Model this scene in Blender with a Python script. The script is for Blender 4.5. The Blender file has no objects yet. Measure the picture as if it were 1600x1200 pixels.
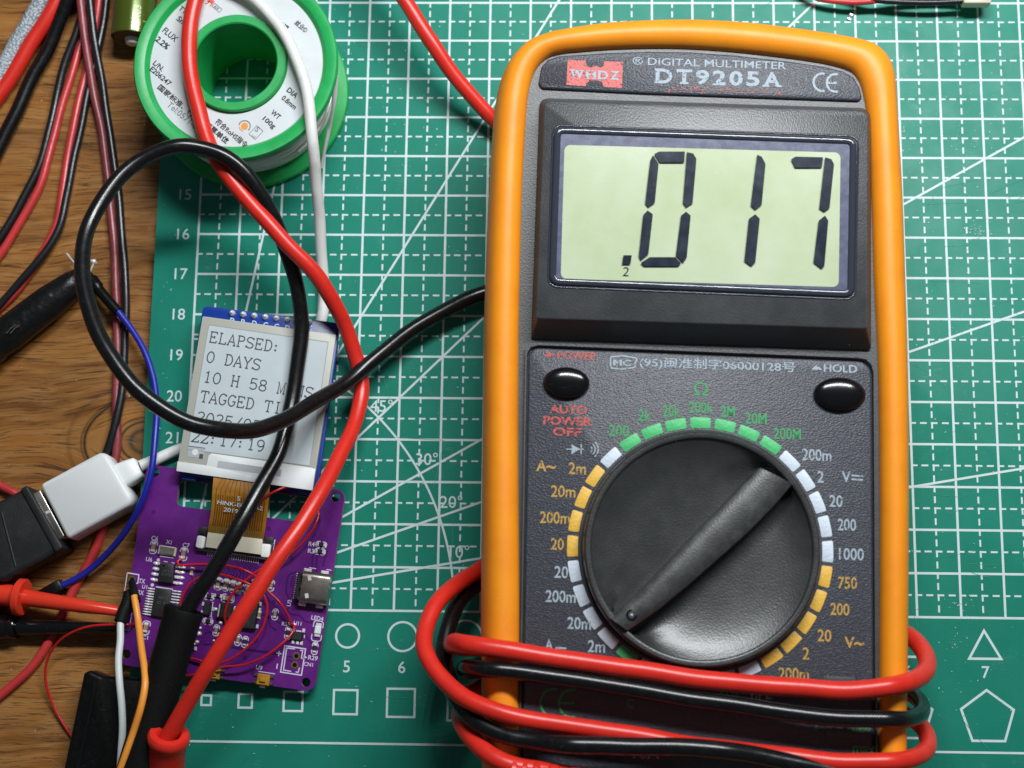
import bpy, math, random
import numpy as np
from mathutils import Matrix, Vector

random.seed(7)
S = bpy.context.scene
COL = S.collection
S.unit_settings.scale_length = 0.01          # one unit is one centimetre

# ------------------------------------------------------------------ camera
FPX = 2454.3                                  # focal length in photo pixels (photo 1600 x 1200)
RC = np.array([[0.99955407, 0.01319276, -0.02678811],
               [-0.00785155, 0.98165868, 0.19048514],
               [0.0288098, -0.19018987, 0.98132452]])   # rows: camera right, up, back
CC = np.array([8.73139225, -1.72038632, 36.5048977])
cam_d = bpy.data.cameras.new("camera")
cam_d.sensor_width = 36.0
cam_d.lens = 36.0 * FPX / 1600.0
cam_d.clip_start = 0.5
cam_d.clip_end = 500
cam_d.dof.use_dof = True
cam_d.dof.focus_distance = 35.6
cam_d.dof.aperture_fstop = 0.17
cam = bpy.data.objects.new("camera", cam_d)
m4 = Matrix.Identity(4)
for i in range(3):
    for j in range(3):
        m4[i][j] = RC[j][i]
    m4[i][3] = CC[i]
cam.matrix_world = m4
COL.objects.link(cam)
S.camera = cam

# ------------------------------------------------------------------ light
S.view_settings.view_transform = 'Standard'
S.view_settings.look = 'None'
S.view_settings.exposure = 0.0
S.view_settings.gamma = 1.0
S.view_settings.use_curve_mapping = False
W = bpy.data.worlds.new("World")
S.world = W
W.use_nodes = True
W.node_tree.nodes["Background"].inputs[0].default_value = (0.80, 0.92, 1.0, 1)
W.node_tree.nodes["Background"].inputs[1].default_value = 0.07
LX0, LX1, LN = 4.0, 34.0, 14
for i in range(LN):                           # an LED work lamp: a row of small emitters
    d = bpy.data.lights.new("lamp_led", 'AREA')
    d.shape = 'RECTANGLE'
    d.size = 1.4
    d.size_y = 5.0
    d.energy = 26800.0 / LN
    d.color = (0.95, 0.985, 1.0)
    o = bpy.data.objects.new("lamp_led", d)
    p = Vector((LX0 + (LX1 - LX0) * i / (LN - 1), 27.0, 38.0))
    o.location = p
    o.rotation_euler = (Vector((12, 8, 0)) - Vector((19, 27, 38))).to_track_quat('-Z', 'Y').to_euler()
    COL.objects.link(o)

# ------------------------------------------------------------------ helpers
def P(px, py, z):
    "where the sight line of a photo pixel meets the height z"
    d = np.array([(px - 800) / FPX, (600 - py) / FPX, -1.0]) @ RC
    return CC + (z - CC[2]) / d[2] * d

class Frame:
    def __init__(s, o, R):
        s.o = np.array(o, float); s.R = np.array(R, float)   # columns: local axes
    def w(s, pts):
        return np.atleast_2d(np.array(pts, float)) @ s.R.T + s.o
    def px(s, px, py, h=0.0):
        d = np.array([(px - 800) / FPX, (600 - py) / FPX, -1.0]) @ RC
        n = s.R[:, 2]
        t = ((s.o + n * h - CC) @ n) / (d @ n)
        return (CC + t * d - s.o) @ s.R
    def pts(s, lst, h=0.0):
        return [s.px(a, b, h)[:2] for a, b in lst]
    def mat(s):
        m = Matrix.Identity(4)
        for i in range(3):
            for j in range(3):
                m[i][j] = s.R[i][j]
            m[i][3] = s.o[i]
        return m

WORLD = Frame((0, 0, 0), np.eye(3))
MW = {}

def empty(name, label, cat, loc=(0, 0, 0), frame=None, group=None):
    o = bpy.data.objects.new(name, None)
    o.empty_display_size = 0.5
    m = frame.mat() if frame else Matrix.Translation(Vector([float(q) for q in loc]))
    o.matrix_world = m
    COL.objects.link(o)
    MW[o] = m
    tag(o, label, cat, group)
    return o

def tag(o, label, cat=None, group=None, kind=None):
    if label: o["label"] = label
    if cat: o["category"] = cat
    if group: o["group"] = group
    if kind: o["kind"] = kind
    return o

def mesh_obj(name, V, F, mats, parent=None, smooth=True, sharp=35, mi=None, recalc=True):
    V = np.array(V, float)
    if parent is not None:
        inv = np.array(MW[parent].inverted())
        V = V @ inv[:3, :3].T + inv[:3, 3]
    me = bpy.data.meshes.new(name)
    me.from_pydata([tuple(v) for v in V], [], [tuple(f) for f in F])
    if not isinstance(mats, (list, tuple)): mats = [mats]
    for m in mats: me.materials.append(m)
    if mi is not None:
        me.polygons.foreach_set("material_index", mi)
    if recalc:
        import bmesh
        bm = bmesh.new(); bm.from_mesh(me)
        bmesh.ops.recalc_face_normals(bm, faces=bm.faces)
        bm.to_mesh(me); bm.free()
    if smooth:
        me.polygons.foreach_set("use_smooth", [True] * len(me.polygons))
        if sharp: me.set_sharp_from_angle(angle=math.radians(sharp))
    me.update()
    o = bpy.data.objects.new(name, me)
    COL.objects.link(o)
    if parent is not None:
        o.parent = parent
        MW[o] = MW[parent]
    else:
        MW[o] = Matrix.Identity(4)
    return o

class MB:
    "collects shapes in one frame, then becomes one mesh object"
    def __init__(s, frame=WORLD):
        s.f = frame; s.V = []; s.F = []; s.M = []
    def add(s, V, F, m=0, world=False):
        V = np.atleast_2d(np.array(V, float))
        if not world: V = s.f.w(V)
        b = len(s.V)
        s.V += [tuple(v) for v in V]
        s.F += [tuple(i + b for i in f) for f in F]
        s.M += [m] * len(F)
    def box(s, cx, cy, w, d, z0, z1, rot=0.0, m=0, taper=0.0, ch=0.0):
        c, q = math.cos(rot), math.sin(rot)
        def ring(w, d, z):
            return [(cx + x * c - y * q, cy + x * q + y * c, z) for x, y in ((-w/2, -d/2), (w/2, -d/2), (w/2, d/2), (-w/2, d/2))]
        if ch > 0:
            rs = [ring(w, d, z0), ring(w - taper, d - taper, z1 - ch), ring(w - taper - 2*ch, d - taper - 2*ch, z1)]
        else:
            rs = [ring(w, d, z0), ring(w - taper, d - taper, z1)]
        s.loft([r for r in rs], m=m)
    def loft(s, rings, m=0, cap0=True, cap1=True, closed=True):
        n = len(rings[0]); V = [p for r in rings for p in r]; F = []
        for k in range(len(rings) - 1):
            for i in range(n if closed else n - 1):
                j = (i + 1) % n
                F.append((k*n + i, k*n + j, (k+1)*n + j, (k+1)*n + i))
        if cap0: F.append(tuple(range(n))[::-1])
        if cap1: F.append(tuple(range((len(rings)-1)*n, len(rings)*n)))
        s.add(V, F, m)
    def prism(s, poly, z0, z1, m=0, ch=0.0):
        poly = [tuple(p[:2]) for p in poly]
        if area(poly) < 0: poly = poly[::-1]
        if ch > 0:
            ins = inset(poly, ch)
            s.loft([[(x, y, z0) for x, y in poly], [(x, y, z1 - ch) for x, y in poly], [(x, y, z1 - ch*.3) for x, y in inset(poly, ch*.3)], [(x, y, z1) for x, y in ins]], m)
        else:
            s.loft([[(x, y, z0) for x, y in poly], [(x, y, z1) for x, y in poly]], m)
    def sheet(s, poly, z, m=0):
        poly = [tuple(p[:2]) for p in poly]
        if area(poly) < 0: poly = poly[::-1]
        s.add([(x, y, z) for x, y in poly], [tuple(range(len(poly)))], m)
    def line(s, pts, w, z, m=0, closed=False):
        "flat printed stroke along 2D points, mitred"
        p = [np.array(q[:2], float) for q in pts]
        n = len(p); L = []; Rr = []
        for i in range(n):
            if closed: a, b = p[i-1], p[(i+1) % n]
            else: a, b = p[max(i-1, 0)], p[min(i+1, n-1)]
            d1 = p[i] - a; d2 = b - p[i]
            if np.hypot(*d1) < 1e-9: d1 = d2
            if np.hypot(*d2) < 1e-9: d2 = d1
            d1 = d1 / np.hypot(*d1); d2 = d2 / np.hypot(*d2)
            t = d1 + d2
            if np.hypot(*t) < 1e-6: t = d1
            t = t / np.hypot(*t)
            nn = np.array([-t[1], t[0]])
            k = w / 2 / max(0.4, abs(nn @ np.array([-d1[1], d1[0]])))
            L.append(p[i] + nn*k); Rr.append(p[i] - nn*k)
        V = [(q[0], q[1], z) for q in L] + [(q[0], q[1], z) for q in Rr]
        F = []
        for i in range(n if closed else n - 1):
            j = (i + 1) % n
            F.append((i + n, j + n, j, i))
        s.add(V, F, m)
    def lathe(s, prof, c=(0, 0), seg=96, m=0, closed=False):
        V = []; F = []; n = len(prof)
        for i in range(seg):
            a = 2*math.pi*i/seg
            for r, z in prof: V.append((c[0] + r*math.cos(a), c[1] + r*math.sin(a), z))
        for i in range(seg):
            j = (i + 1) % seg
            for k in range(n if closed else n - 1):
                l = (k + 1) % n
                F.append((i*n + k, j*n + k, j*n + l, i*n + l))
        s.add(V, F, m)
    def tube(s, path, r, sides=14, m=0, caps=True, world=True, squash=None):
        path = [np.array(p, float) for p in path]
        n = len(path)
        rr = r if hasattr(r, "__len__") else [r]*n
        T = []
        for i in range(n):
            t = path[min(i+1, n-1)] - path[max(i-1, 0)]
            T.append(t / (np.linalg.norm(t) + 1e-12))
        u = np.cross(T[0], [0, 0, 1.0])
        if np.linalg.norm(u) < 1e-3: u = np.cross(T[0], [0, 1.0, 0])
        u /= np.linalg.norm(u)
        V = []; F = []
        for i in range(n):
            u = u - T[i]*(u @ T[i]); u /= np.linalg.norm(u)
            v = np.cross(T[i], u)
            for k in range(sides):
                a = 2*math.pi*k/sides
                V.append(path[i] + rr[i]*(math.cos(a)*u + math.sin(a)*v))
        for i in range(n-1):
            for k in range(sides):
                l = (k+1) % sides
                F.append((i*sides+k, i*sides+l, (i+1)*sides+l, (i+1)*sides+k))
        if caps:
            F.append(tuple(range(sides))[::-1]); F.append(tuple(range((n-1)*sides, n*sides)))
        s.add(V, F, m, world=world)
    def lathe_oval(s, c, rx, ry, prof, seg=64, m=0):
        rings = [[(c[0] + rx*t*math.cos(2*math.pi*i/seg), c[1] + ry*t*math.sin(2*math.pi*i/seg), z) for i in range(seg)] for t, z in prof if t > 0]
        s.loft(rings + [[(c[0] + rx*.02*math.cos(2*math.pi*i/seg), c[1] + ry*.02*math.sin(2*math.pi*i/seg), prof[-1][1]) for i in range(seg)]], m)
    def dome(s, c, rx, ry, h, m=0, seg=32, rings=8, z0=0.0, p=2.0):
        "low cushion: ellipse footprint, top at z0 + h"
        V = []; F = []
        for k in range(rings):
            t = k/rings*math.pi/2
            for i in range(seg):
                a = 2*math.pi*i/seg
                V.append((c[0] + rx*math.cos(t)*math.cos(a), c[1] + ry*math.cos(t)*math.sin(a), z0 + h*math.sin(t)))
        V.append((c[0], c[1], z0 + h))
        for k in range(rings-1):
            for i in range(seg):
                j = (i+1) % seg
                F.append((k*seg+i, k*seg+j, (k+1)*seg+j, (k+1)*seg+i))
        for i in range(seg): F.append(((rings-1)*seg+i, (rings-1)*seg+(i+1) % seg, rings*seg))
        F.append(tuple(range(seg))[::-1])
        s.add(V, F, m)
    def build(s, name, mats, parent=None, **k):
        return mesh_obj(name, s.V, s.F, mats, parent, mi=s.M, **k)

def area(p):
    return 0.5*sum(p[i-1][0]*p[i][1] - p[i][0]*p[i-1][1] for i in range(len(p)))

def inset(poly, d):
    n = len(poly); out = []
    for i in range(n):
        a, b, c = (np.array(poly[i-1]), np.array(poly[i]), np.array(poly[(i+1) % n]))
        d1 = b - a; d2 = c - b
        d1 = d1/(np.hypot(*d1)+1e-12); d2 = d2/(np.hypot(*d2)+1e-12)
        n1 = np.array([-d1[1], d1[0]]); n2 = np.array([-d2[1], d2[0]])
        q = n1 + n2; q = q/(np.hypot(*q)+1e-12)
        k = d/max(0.45, q @ n1)
        out.append(tuple(b + q*k))
    return out

def rounded(poly, r, seg=6):
    "polygon with its corners rounded; r a number or one per corner"
    n = len(poly); out = []
    for i in range(n):
        a, b, c = (np.array(poly[i-1][:2], float), np.array(poly[i][:2], float), np.array(poly[(i+1) % n][:2], float))
        ri = r[i] if hasattr(r, "__len__") else r
        if ri <= 0: out.append(tuple(b)); continue
        d1 = (a-b)/np.hypot(*(a-b)); d2 = (c-b)/np.hypot(*(c-b))
        ang = math.acos(max(-1, min(1, d1 @ d2)))
        t = ri/math.tan(ang/2)
        p1 = b + d1*t; p2 = b + d2*t
        bis = (d1+d2)/np.hypot(*(d1+d2)); cen = b + bis*ri/math.sin(ang/2)
        a1 = math.atan2(*(p1-cen)[::-1]); a2 = math.atan2(*(p2-cen)[::-1])
        da = (a2-a1+math.pi) % (2*math.pi) - math.pi
        for k in range(seg+1):
            q = a1 + da*k/seg
            out.append((cen[0]+ri*math.cos(q), cen[1]+ri*math.sin(q)))
    return out

def spline(pts, sub=10):
    "Catmull-Rom through the points (any number of columns)"
    p = np.array(pts, float)
    p = np.vstack([2*p[0]-p[1], p, 2*p[-1]-p[-2]])
    out = []
    for i in range(1, len(p)-2):
        p0, p1, p2, p3 = p[i-1], p[i], p[i+1], p[i+2]
        t0 = 0.0
        def tt(t, a, b): return t + max(np.linalg.norm((b-a)[:3]), 1e-6)**0.5
        t1 = tt(t0, p0, p1); t2 = tt(t1, p1, p2); t3 = tt(t2, p2, p3)
        for k in range(sub):
            t = t1 + (t2-t1)*k/sub
            A1 = (t1-t)/(t1-t0)*p0 + (t-t0)/(t1-t0)*p1
            A2 = (t2-t)/(t2-t1)*p1 + (t-t1)/(t2-t1)*p2
            A3 = (t3-t)/(t3-t2)*p2 + (t-t2)/(t3-t2)*p3
            B1 = (t2-t)/(t2-t0)*A1 + (t-t0)/(t2-t0)*A2
            B2 = (t3-t)/(t3-t1)*A2 + (t-t1)/(t3-t1)*A3
            out.append((t2-t)/(t2-t1)*B1 + (t-t1)/(t2-t1)*B2)
    out.append(p[-2])
    return out

def lie(path, amp=0.012, seed=1):
    "small uneven bends, as in a handled cable"
    r = random.Random(seed); ph = [r.uniform(0, 6.28) for _ in range(9)]; out = []; L_ = 0.0; prev = None
    for p in path:
        p = np.array(p, float)
        if prev is not None: L_ += np.linalg.norm(p-prev)
        prev = p
        d = [sum(math.sin(L_*f + ph[3*k+j])*w_ for j, (f, w_) in enumerate(((1.1, 1.0), (2.3, .7), (4.1, .35)))) for k in range(3)]
        out.append(p + amp*np.array([d[0], d[1], d[2]*.5]))
    return out

def pxpath(lst, sub=10):
    return spline([P(a, b, z) for a, b, z in lst], sub)

def wire(name, lst, r, mat, parent=None, sides=12, sub=10):
    b = MB(); b.tube(lie(pxpath(lst, sub), min(.012, r*.1), int(lst[0][0])), r, sides)
    return b.build(name, mat, parent, sharp=60)

# ---------- lettering
_tc = {}
def glyphs(s, bold=0.0):
    if (s, bold) in _tc: return _tc[(s, bold)]
    c = bpy.data.curves.new("lettering", "FONT")
    c.body = s; c.size = 1.0; c.offset = bold; c.resolution_u = 3
    o = bpy.data.objects.new("lettering", c)
    me = o.to_mesh()
    V = np.array([v.co[:] for v in me.vertices])[:, :2] if len(me.vertices) else np.zeros((0, 2))
    F = [tuple(p.vertices) for p in me.polygons]
    o.to_mesh_clear()
    bpy.data.objects.remove(o); bpy.data.curves.remove(c)
    _tc[(s, bold)] = (V, F)
    return V, F

def text(mb, s, cx, cy, h, w=None, rot=0.0, z=0.0, m=0, bold=0.0, shear=0.0, align='C'):
    "put a string on the local plane: bounding box centred at cx, cy, box height h, optional width w"
    V, F = glyphs(s, bold)
    lo, hi = V.min(0), V.max(0)
    sy = h/(hi[1]-lo[1]); sx = w/(hi[0]-lo[0]) if w else sy
    mid = (lo+hi)/2
    x = (V[:, 0]-(lo[0] if align == 'L' else mid[0]))*sx; y = (V[:, 1]-mid[1])*sy
    x = x + shear*y
    c, q = math.cos(rot), math.sin(rot)
    mb.add(np.c_[cx + x*c - y*q, cy + x*q + y*c, np.full(len(x), z)], F, m)

# ------------------------------------------------------------------ materials
def mat(name, col, rough=0.5, metal=0.0, bump=None, var=None, coat=0.0, sss=0.0, spec=0.5, trans=0.0, alpha=None, emit=None, wear=None, dust=None):
    m = bpy.data.materials.new(name); m.use_nodes = True
    nt = m.node_tree; B = nt.nodes["Principled BSDF"]
    B.inputs["Base Color"].default_value = (*col, 1)
    B.inputs["Roughness"].default_value = rough
    B.inputs["Metallic"].default_value = metal
    B.inputs["Specular IOR Level"].default_value = spec
    B.inputs["Coat Weight"].default_value = coat
    B.inputs["Coat Roughness"].default_value = 0.08
    B.inputs["Transmission Weight"].default_value = trans
    if sss:
        B.inputs["Subsurface Weight"].default_value = sss
        B.inputs["Subsurface Radius"].default_value = (0.1, 0.08, 0.06)
        B.inputs["Subsurface Scale"].default_value = 1.0
    tc = nt.nodes.new("ShaderNodeTexCoord")
    def noise(scale, detail=3, rgh=0.6, stretch=None):
        n = nt.nodes.new("ShaderNodeTexNoise")
        n.inputs["Scale"].default_value = scale; n.inputs["Detail"].default_value = detail; n.inputs["Roughness"].default_value = rgh
        src = tc.outputs["Object"]
        if stretch:
            mp = nt.nodes.new("ShaderNodeMapping"); mp.inputs["Scale"].default_value = stretch
            nt.links.new(src, mp.inputs[0]); src = mp.outputs[0]
        nt.links.new(src, n.inputs["Vector"])
        return n
    if var:                                   # (scale, second colour, low, high[, stretch])
        n = noise(var[0], 5, 0.6, var[4] if len(var) > 4 else None)
        r = nt.nodes.new("ShaderNodeMapRange"); r.inputs[1].default_value = var[2]; r.inputs[2].default_value = var[3]
        nt.links.new(n.outputs[0], r.inputs[0])
        mx = nt.nodes.new("ShaderNodeMix"); mx.data_type = 'RGBA'
        mx.inputs["A"].default_value = (*col, 1); mx.inputs["B"].default_value = (*var[1], 1)
        nt.links.new(r.outputs[0], mx.inputs["Factor"]); nt.links.new(mx.outputs["Result"], B.inputs["Base Color"])
        rr = nt.nodes.new("ShaderNodeMapRange"); rr.inputs[3].default_value = rough*0.85; rr.inputs[4].default_value = min(1, rough*1.2)
        nt.links.new(n.outputs[0], rr.inputs[0]); nt.links.new(rr.outputs[0], B.inputs["Roughness"])
    if dust:                                  # (amount, colour): fine lint and rubbed specks
        n1 = noise(34, 2, 0.5); n2 = noise(2.2, 4, 0.6); n3 = noise(7, 3, 0.6, (0.35, 3.0, 1))
        def ramp(src, a, c):
            r = nt.nodes.new("ShaderNodeMapRange"); r.inputs[1].default_value = a; r.inputs[2].default_value = c
            nt.links.new(src, r.inputs[0]); return r.outputs[0]
        def mth(op, a, c):
            x = nt.nodes.new("ShaderNodeMath"); x.operation = op
            for i, v in enumerate((a, c)):
                if isinstance(v, float): x.inputs[i].default_value = v
                else: nt.links.new(v, x.inputs[i])
            return x.outputs[0]
        f = mth('MULTIPLY', mth('MAXIMUM', mth('MULTIPLY', ramp(n1.outputs[0], 0.66, 0.74), ramp(n2.outputs[0], 0.42, 0.62)), mth('MULTIPLY', ramp(n3.outputs[0], 0.68, 0.76), 0.5)), float(dust[0]))
        mx = nt.nodes.new("ShaderNodeMix"); mx.data_type = 'RGBA'
        src = B.inputs["Base Color"].links[0].from_socket if B.inputs["Base Color"].links else None
        if src: nt.links.new(src, mx.inputs["A"])
        else: mx.inputs["A"].default_value = (*col, 1)
        mx.inputs["B"].default_value = (*dust[1], 1)
        nt.links.new(f, mx.inputs["Factor"]); nt.links.new(mx.outputs["Result"], B.inputs["Base Color"])
    if bump:                                  # (scale, strength, distance[, stretch])
        n = noise(bump[0], 2, 0.5, bump[3] if len(bump) > 3 else None)
        b = nt.nodes.new("ShaderNodeBump"); b.inputs["Strength"].default_value = bump[1]; b.inputs["Distance"].default_value = bump[2]
        nt.links.new(n.outputs[0], b.inputs["Height"]); nt.links.new(b.outputs[0], B.inputs["Normal"])
    if wear:                                  # worn print: (scale, low, high) noise threshold lets the surface below show
        n = noise(wear[0], 2, 0.6)
        r = nt.nodes.new("ShaderNodeMapRange"); r.inputs[1].default_value = wear[1]; r.inputs[2].default_value = wear[2]
        nt.links.new(n.outputs[0], r.inputs[0]); nt.links.new(r.outputs[0], B.inputs["Alpha"])
    if emit: B.inputs["Emission Color"].default_value = (*col, 1); B.inputs["Emission Strength"].default_value = emit
    return m

M = {}
M['orange'] = mat('orange_rubber', (0.95, 0.315, 0.010), 0.46, bump=(40, 0.12, 0.01), var=(1.2, (0.88, 0.270, 0.009), 0.4, 0.68), sss=0.05, dust=(0.6, (0.50, 0.15, 0.03)))
M['casing'] = mat('charcoal_plastic', (0.046, 0.049, 0.052), 0.42, spec=0.7, bump=(26, 0.35, 0.015), var=(2.0, (0.055, 0.058, 0.062), 0.4, 0.65))
M['leather'] = mat('grained_panel', (0.042, 0.046, 0.060), 0.42, bump=(20, 0.75, 0.022, (1, 1.5, 1)), var=(16, (0.066, 0.071, 0.090), 0.42, 0.72), spec=0.6)
M['bezel'] = mat('bezel_plastic', (0.040, 0.043, 0.046), 0.40, spec=0.85, bump=(22, 0.5, 0.014, (1.5, 1, 1)), var=(1.1, (0.06, 0.062, 0.065), 0.4, 0.7), dust=(0.3, (0.16, 0.16, 0.15)))
M['knob'] = mat('knob_plastic', (0.024, 0.026, 0.026), 0.36, spec=0.9, bump=(24, 0.4, 0.012), var=(1.5, (0.034, 0.036, 0.036), 0.4, 0.7), dust=(0.35, (0.16, 0.16, 0.15)))
M['bar'] = mat('sheen_toned_pointer_plastic', (0.036, 0.038, 0.038), 0.40, spec=1.0, bump=(24, 0.4, 0.012), var=(3.5, (0.07, 0.073, 0.073), 0.45, 0.72), dust=(0.5, (0.22, 0.22, 0.21)))  # base lighter than the knob's: lamp sheen on the bar put into its colour
M['gloss_black'] = mat('glossy_black', (0.005, 0.005, 0.006), 0.17, dust=(0.25, (0.1, 0.1, 0.1)))
M['window'] = mat('window_acrylic', (0.085, 0.095, 0.16), 0.22, var=(5, (0.12, 0.13, 0.20), 0.4, 0.65), bump=(30, 0.1, 0.01))
M['window_rim'] = mat('acrylic_edge', (0.035, 0.04, 0.055), 0.09, bump=(9, 0.12, 0.01))
M['lcd'] = mat('lcd_glass', (0.45, 0.53, 0.32), 0.20, var=(0.55, (0.53, 0.60, 0.43), 0.35, 0.7), bump=(18, 0.08, 0.01), dust=(0.25, (0.75, 0.8, 0.7)))
M['lcd_dark'] = mat('lcd_segment', (0.012, 0.018, 0.032), 0.20, var=(3, (0.026, 0.036, 0.055), 0.4, 0.7), spec=0.35)
M['ink_white'] = mat('print_pale', (0.36, 0.43, 0.50), 0.55, wear=(16, 0.32, 0.42))
M['ink_green'] = mat('print_green', (0.05, 0.34, 0.115), 0.55, wear=(18, 0.28, 0.38))
M['ink_yellow'] = mat('print_yellow', (0.52, 0.31, 0.07), 0.55, wear=(18, 0.32, 0.42))
M['ink_red'] = mat('print_red', (0.55, 0.09, 0.08), 0.55, wear=(16, 0.34, 0.46))
M['ink_red_worn'] = mat('print_red_worn', (0.50, 0.09, 0.09), 0.55, wear=(15, 0.44, 0.56))
M['block_white'] = mat('block_pale', (0.62, 0.70, 0.80), 0.5, bump=(15, 0.5, 0.02))
M['block_green'] = mat('block_green', (0.07, 0.50, 0.17), 0.5, bump=(15, 0.5, 0.02))
M['block_yellow'] = mat('block_yellow', (0.80, 0.47, 0.07), 0.5, bump=(15, 0.5, 0.02))
M['block_red'] = mat('block_red', (0.58, 0.10, 0.09), 0.5, bump=(15, 0.6, 0.02), wear=(16, 0.30, 0.42))
M['red_cable'] = mat('red_cable_sheath', (0.72, 0.028, 0.016), 0.33, bump=(9, 0.10, 0.02), var=(3, (0.64, 0.022, 0.014), 0.4, 0.7), dust=(0.35, (0.75, 0.25, 0.2)))
M['black_cable'] = mat('black_cable_sheath', (0.005, 0.005, 0.006), 0.25, bump=(9, 0.08, 0.02), var=(6, (0.010, 0.010, 0.011), 0.5, 0.75), dust=(0.5, (0.12, 0.12, 0.12)))
M['black_rubber'] = mat('black_rubber', (0.006, 0.006, 0.006), 0.58, bump=(34, 0.5, 0.012), var=(20, (0.016, 0.016, 0.016), 0.64, 0.82), spec=0.13, dust=(0.6, (0.07, 0.07, 0.07)))
M['black_plastic'] = mat('black_plastic', (0.005, 0.005, 0.005), 0.30, bump=(10, 0.2, 0.02), var=(8, (0.010, 0.010, 0.010), 0.5, 0.8), spec=0.25, dust=(0.5, (0.10, 0.10, 0.10)))
M['white_cable'] = mat('white_cable_sheath', (0.76, 0.77, 0.75), 0.42, sss=0.1, bump=(6, 0.06, 0.02), var=(3, (0.58, 0.58, 0.55), 0.5, 0.8), dust=(0.4, (0.45, 0.43, 0.38)))
M['white_plastic'] = mat('white_plastic', (0.88, 0.90, 0.90), 0.40, sss=0.1, bump=(8, 0.04, 0.02), dust=(0.3, (0.50, 0.48, 0.42)))
M['steel'] = mat('bright_steel', (0.46, 0.42, 0.37), 0.30, 1.0, bump=(14, 0.15, 0.01), var=(6, (0.45, 0.42, 0.38), 0.4, 0.7))
M['solder'] = mat('solder_metal', (0.86, 0.86, 0.84), 0.28, 0.30, bump=(30, 0.3, 0.01))
M['gold'] = mat('gold_plating', (0.60, 0.44, 0.18), 0.32, 1.0)
M['mat_green'] = None
M['silk_mat'] = mat('printed_white', (0.58, 0.70, 0.71), 0.5, var=(3, (0.50, 0.64, 0.64), 0.45, 0.75))
M['green_plastic'] = mat('green_spool_plastic', (0.010, 0.34, 0.075), 0.36, sss=0.05, bump=(5, 0.1, 0.03), var=(1.6, (0.014, 0.40, 0.10), 0.4, 0.7), dust=(0.35, (0.10, 0.50, 0.22)))
M['label'] = mat('paper_label', (0.62, 0.66, 0.69), 0.42, bump=(1.2, 0.10, 0.06), var=(1.4, (0.58, 0.60, 0.60), 0.45, 0.75))
M['ink_black'] = mat('ink_black', (0.02, 0.02, 0.022), 0.6)
M['ink_grey'] = mat('ink_grey', (0.22, 0.23, 0.25), 0.6)
M['ink_orange'] = mat('ink_orange', (0.80, 0.30, 0.03), 0.6)
M['ink_redlogo'] = mat('ink_red_mark', (0.75, 0.08, 0.05), 0.6)
M['pcb'] = mat('purple_solder_mask', (0.115, 0.011, 0.185), 0.28, var=(2.5, (0.14, 0.016, 0.215), 0.4, 0.7), bump=(5, 0.05, 0.02), spec=0.6, dust=(0.5, (0.28, 0.14, 0.36)))
M['trace'] = mat('copper_under_mask', (0.045, 0.006, 0.105), 0.30, spec=0.6)
M['silk'] = mat('silkscreen', (0.62, 0.58, 0.72), 0.55, wear=(30, 0.18, 0.34))
M['pcb_edge'] = mat('board_edge', (0.20, 0.16, 0.16), 0.6)
M['chip'] = mat('chip_epoxy', (0.014, 0.015, 0.016), 0.48, bump=(30, 0.4, 0.006), var=(12, (0.03, 0.03, 0.03), 0.5, 0.75))
M['ceramic'] = mat('capacitor_body', (0.33, 0.22, 0.12), 0.5)
M['resistor'] = mat('resistor_body', (0.02, 0.02, 0.022), 0.4)
M['crystal'] = mat('crystal_lid', (0.48, 0.45, 0.38), 0.38, 0.85, var=(10, (0.36, 0.34, 0.28), 0.4, 0.7))
M['cream'] = mat('cream_plastic', (0.70, 0.66, 0.52), 0.45, bump=(20, 0.1, 0.006))
M['flex'] = mat('amber_polyimide', (0.36, 0.150, 0.014), 0.25, var=(4, (0.46, 0.21, 0.024), 0.4, 0.7))
M['flex_dark'] = mat('flex_track', (0.17, 0.055, 0.006), 0.3)
M['flex_gold'] = mat('flex_finger', (0.62, 0.43, 0.12), 0.35, 0.7)
M['blue_pcb'] = mat('blue_solder_mask', (0.010, 0.045, 0.30), 0.30, bump=(6, 0.06, 0.02))
M['epd_border'] = mat('display_border', (0.46, 0.46, 0.40), 0.45, bump=(24, 0.1, 0.006))
M['epd_white'] = mat('display_white_film', (0.72, 0.74, 0.74), 0.40)
M['epd_screen'] = mat('electronic_paper', (0.50, 0.57, 0.60), 0.42, var=(1.2, (0.54, 0.60, 0.62), 0.4, 0.7))
M['epd_line'] = mat('display_line', (0.33, 0.35, 0.36), 0.5)
M['epd_ink'] = mat('electronic_ink', (0.055, 0.06, 0.075), 0.5)
M['blue_wire'] = mat('blue_sheath', (0.012, 0.020, 0.34), 0.38, bump=(10, 0.1, 0.02))
M['orange_wire'] = mat('orange_sheath', (0.88, 0.33, 0.045), 0.42, bump=(10, 0.08, 0.02))
M['white_wire'] = mat('white_sheath', (0.68, 0.72, 0.71), 0.40, bump=(10, 0.08, 0.02))
M['thin_red'] = mat('thin_red_sheath', (0.52, 0.012, 0.018), 0.30, bump=(14, 0.1, 0.01))
M['zip_red'] = mat('red_vinyl', (0.60, 0.045, 0.045), 0.32, bump=(8, 0.12, 0.03), var=(2, (0.48, 0.035, 0.04), 0.4, 0.7))
M['zip_maroon'] = mat('maroon_vinyl', (0.22, 0.035, 0.045), 0.34, bump=(8, 0.15, 0.03), var=(2, (0.30, 0.06, 0.065), 0.4, 0.7))
M['zip_black'] = mat('black_vinyl', (0.012, 0.013, 0.016), 0.30, bump=(8, 0.12, 0.03))
M['hook_red'] = mat('red_hook_plastic', (0.74, 0.045, 0.02), 0.26, sss=0.05, bump=(5, 0.06, 0.02))
M['amber'] = mat('amber_button', (0.50, 0.25, 0.02), 0.35, var=(8, (0.35, 0.17, 0.02), 0.4, 0.7))
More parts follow.
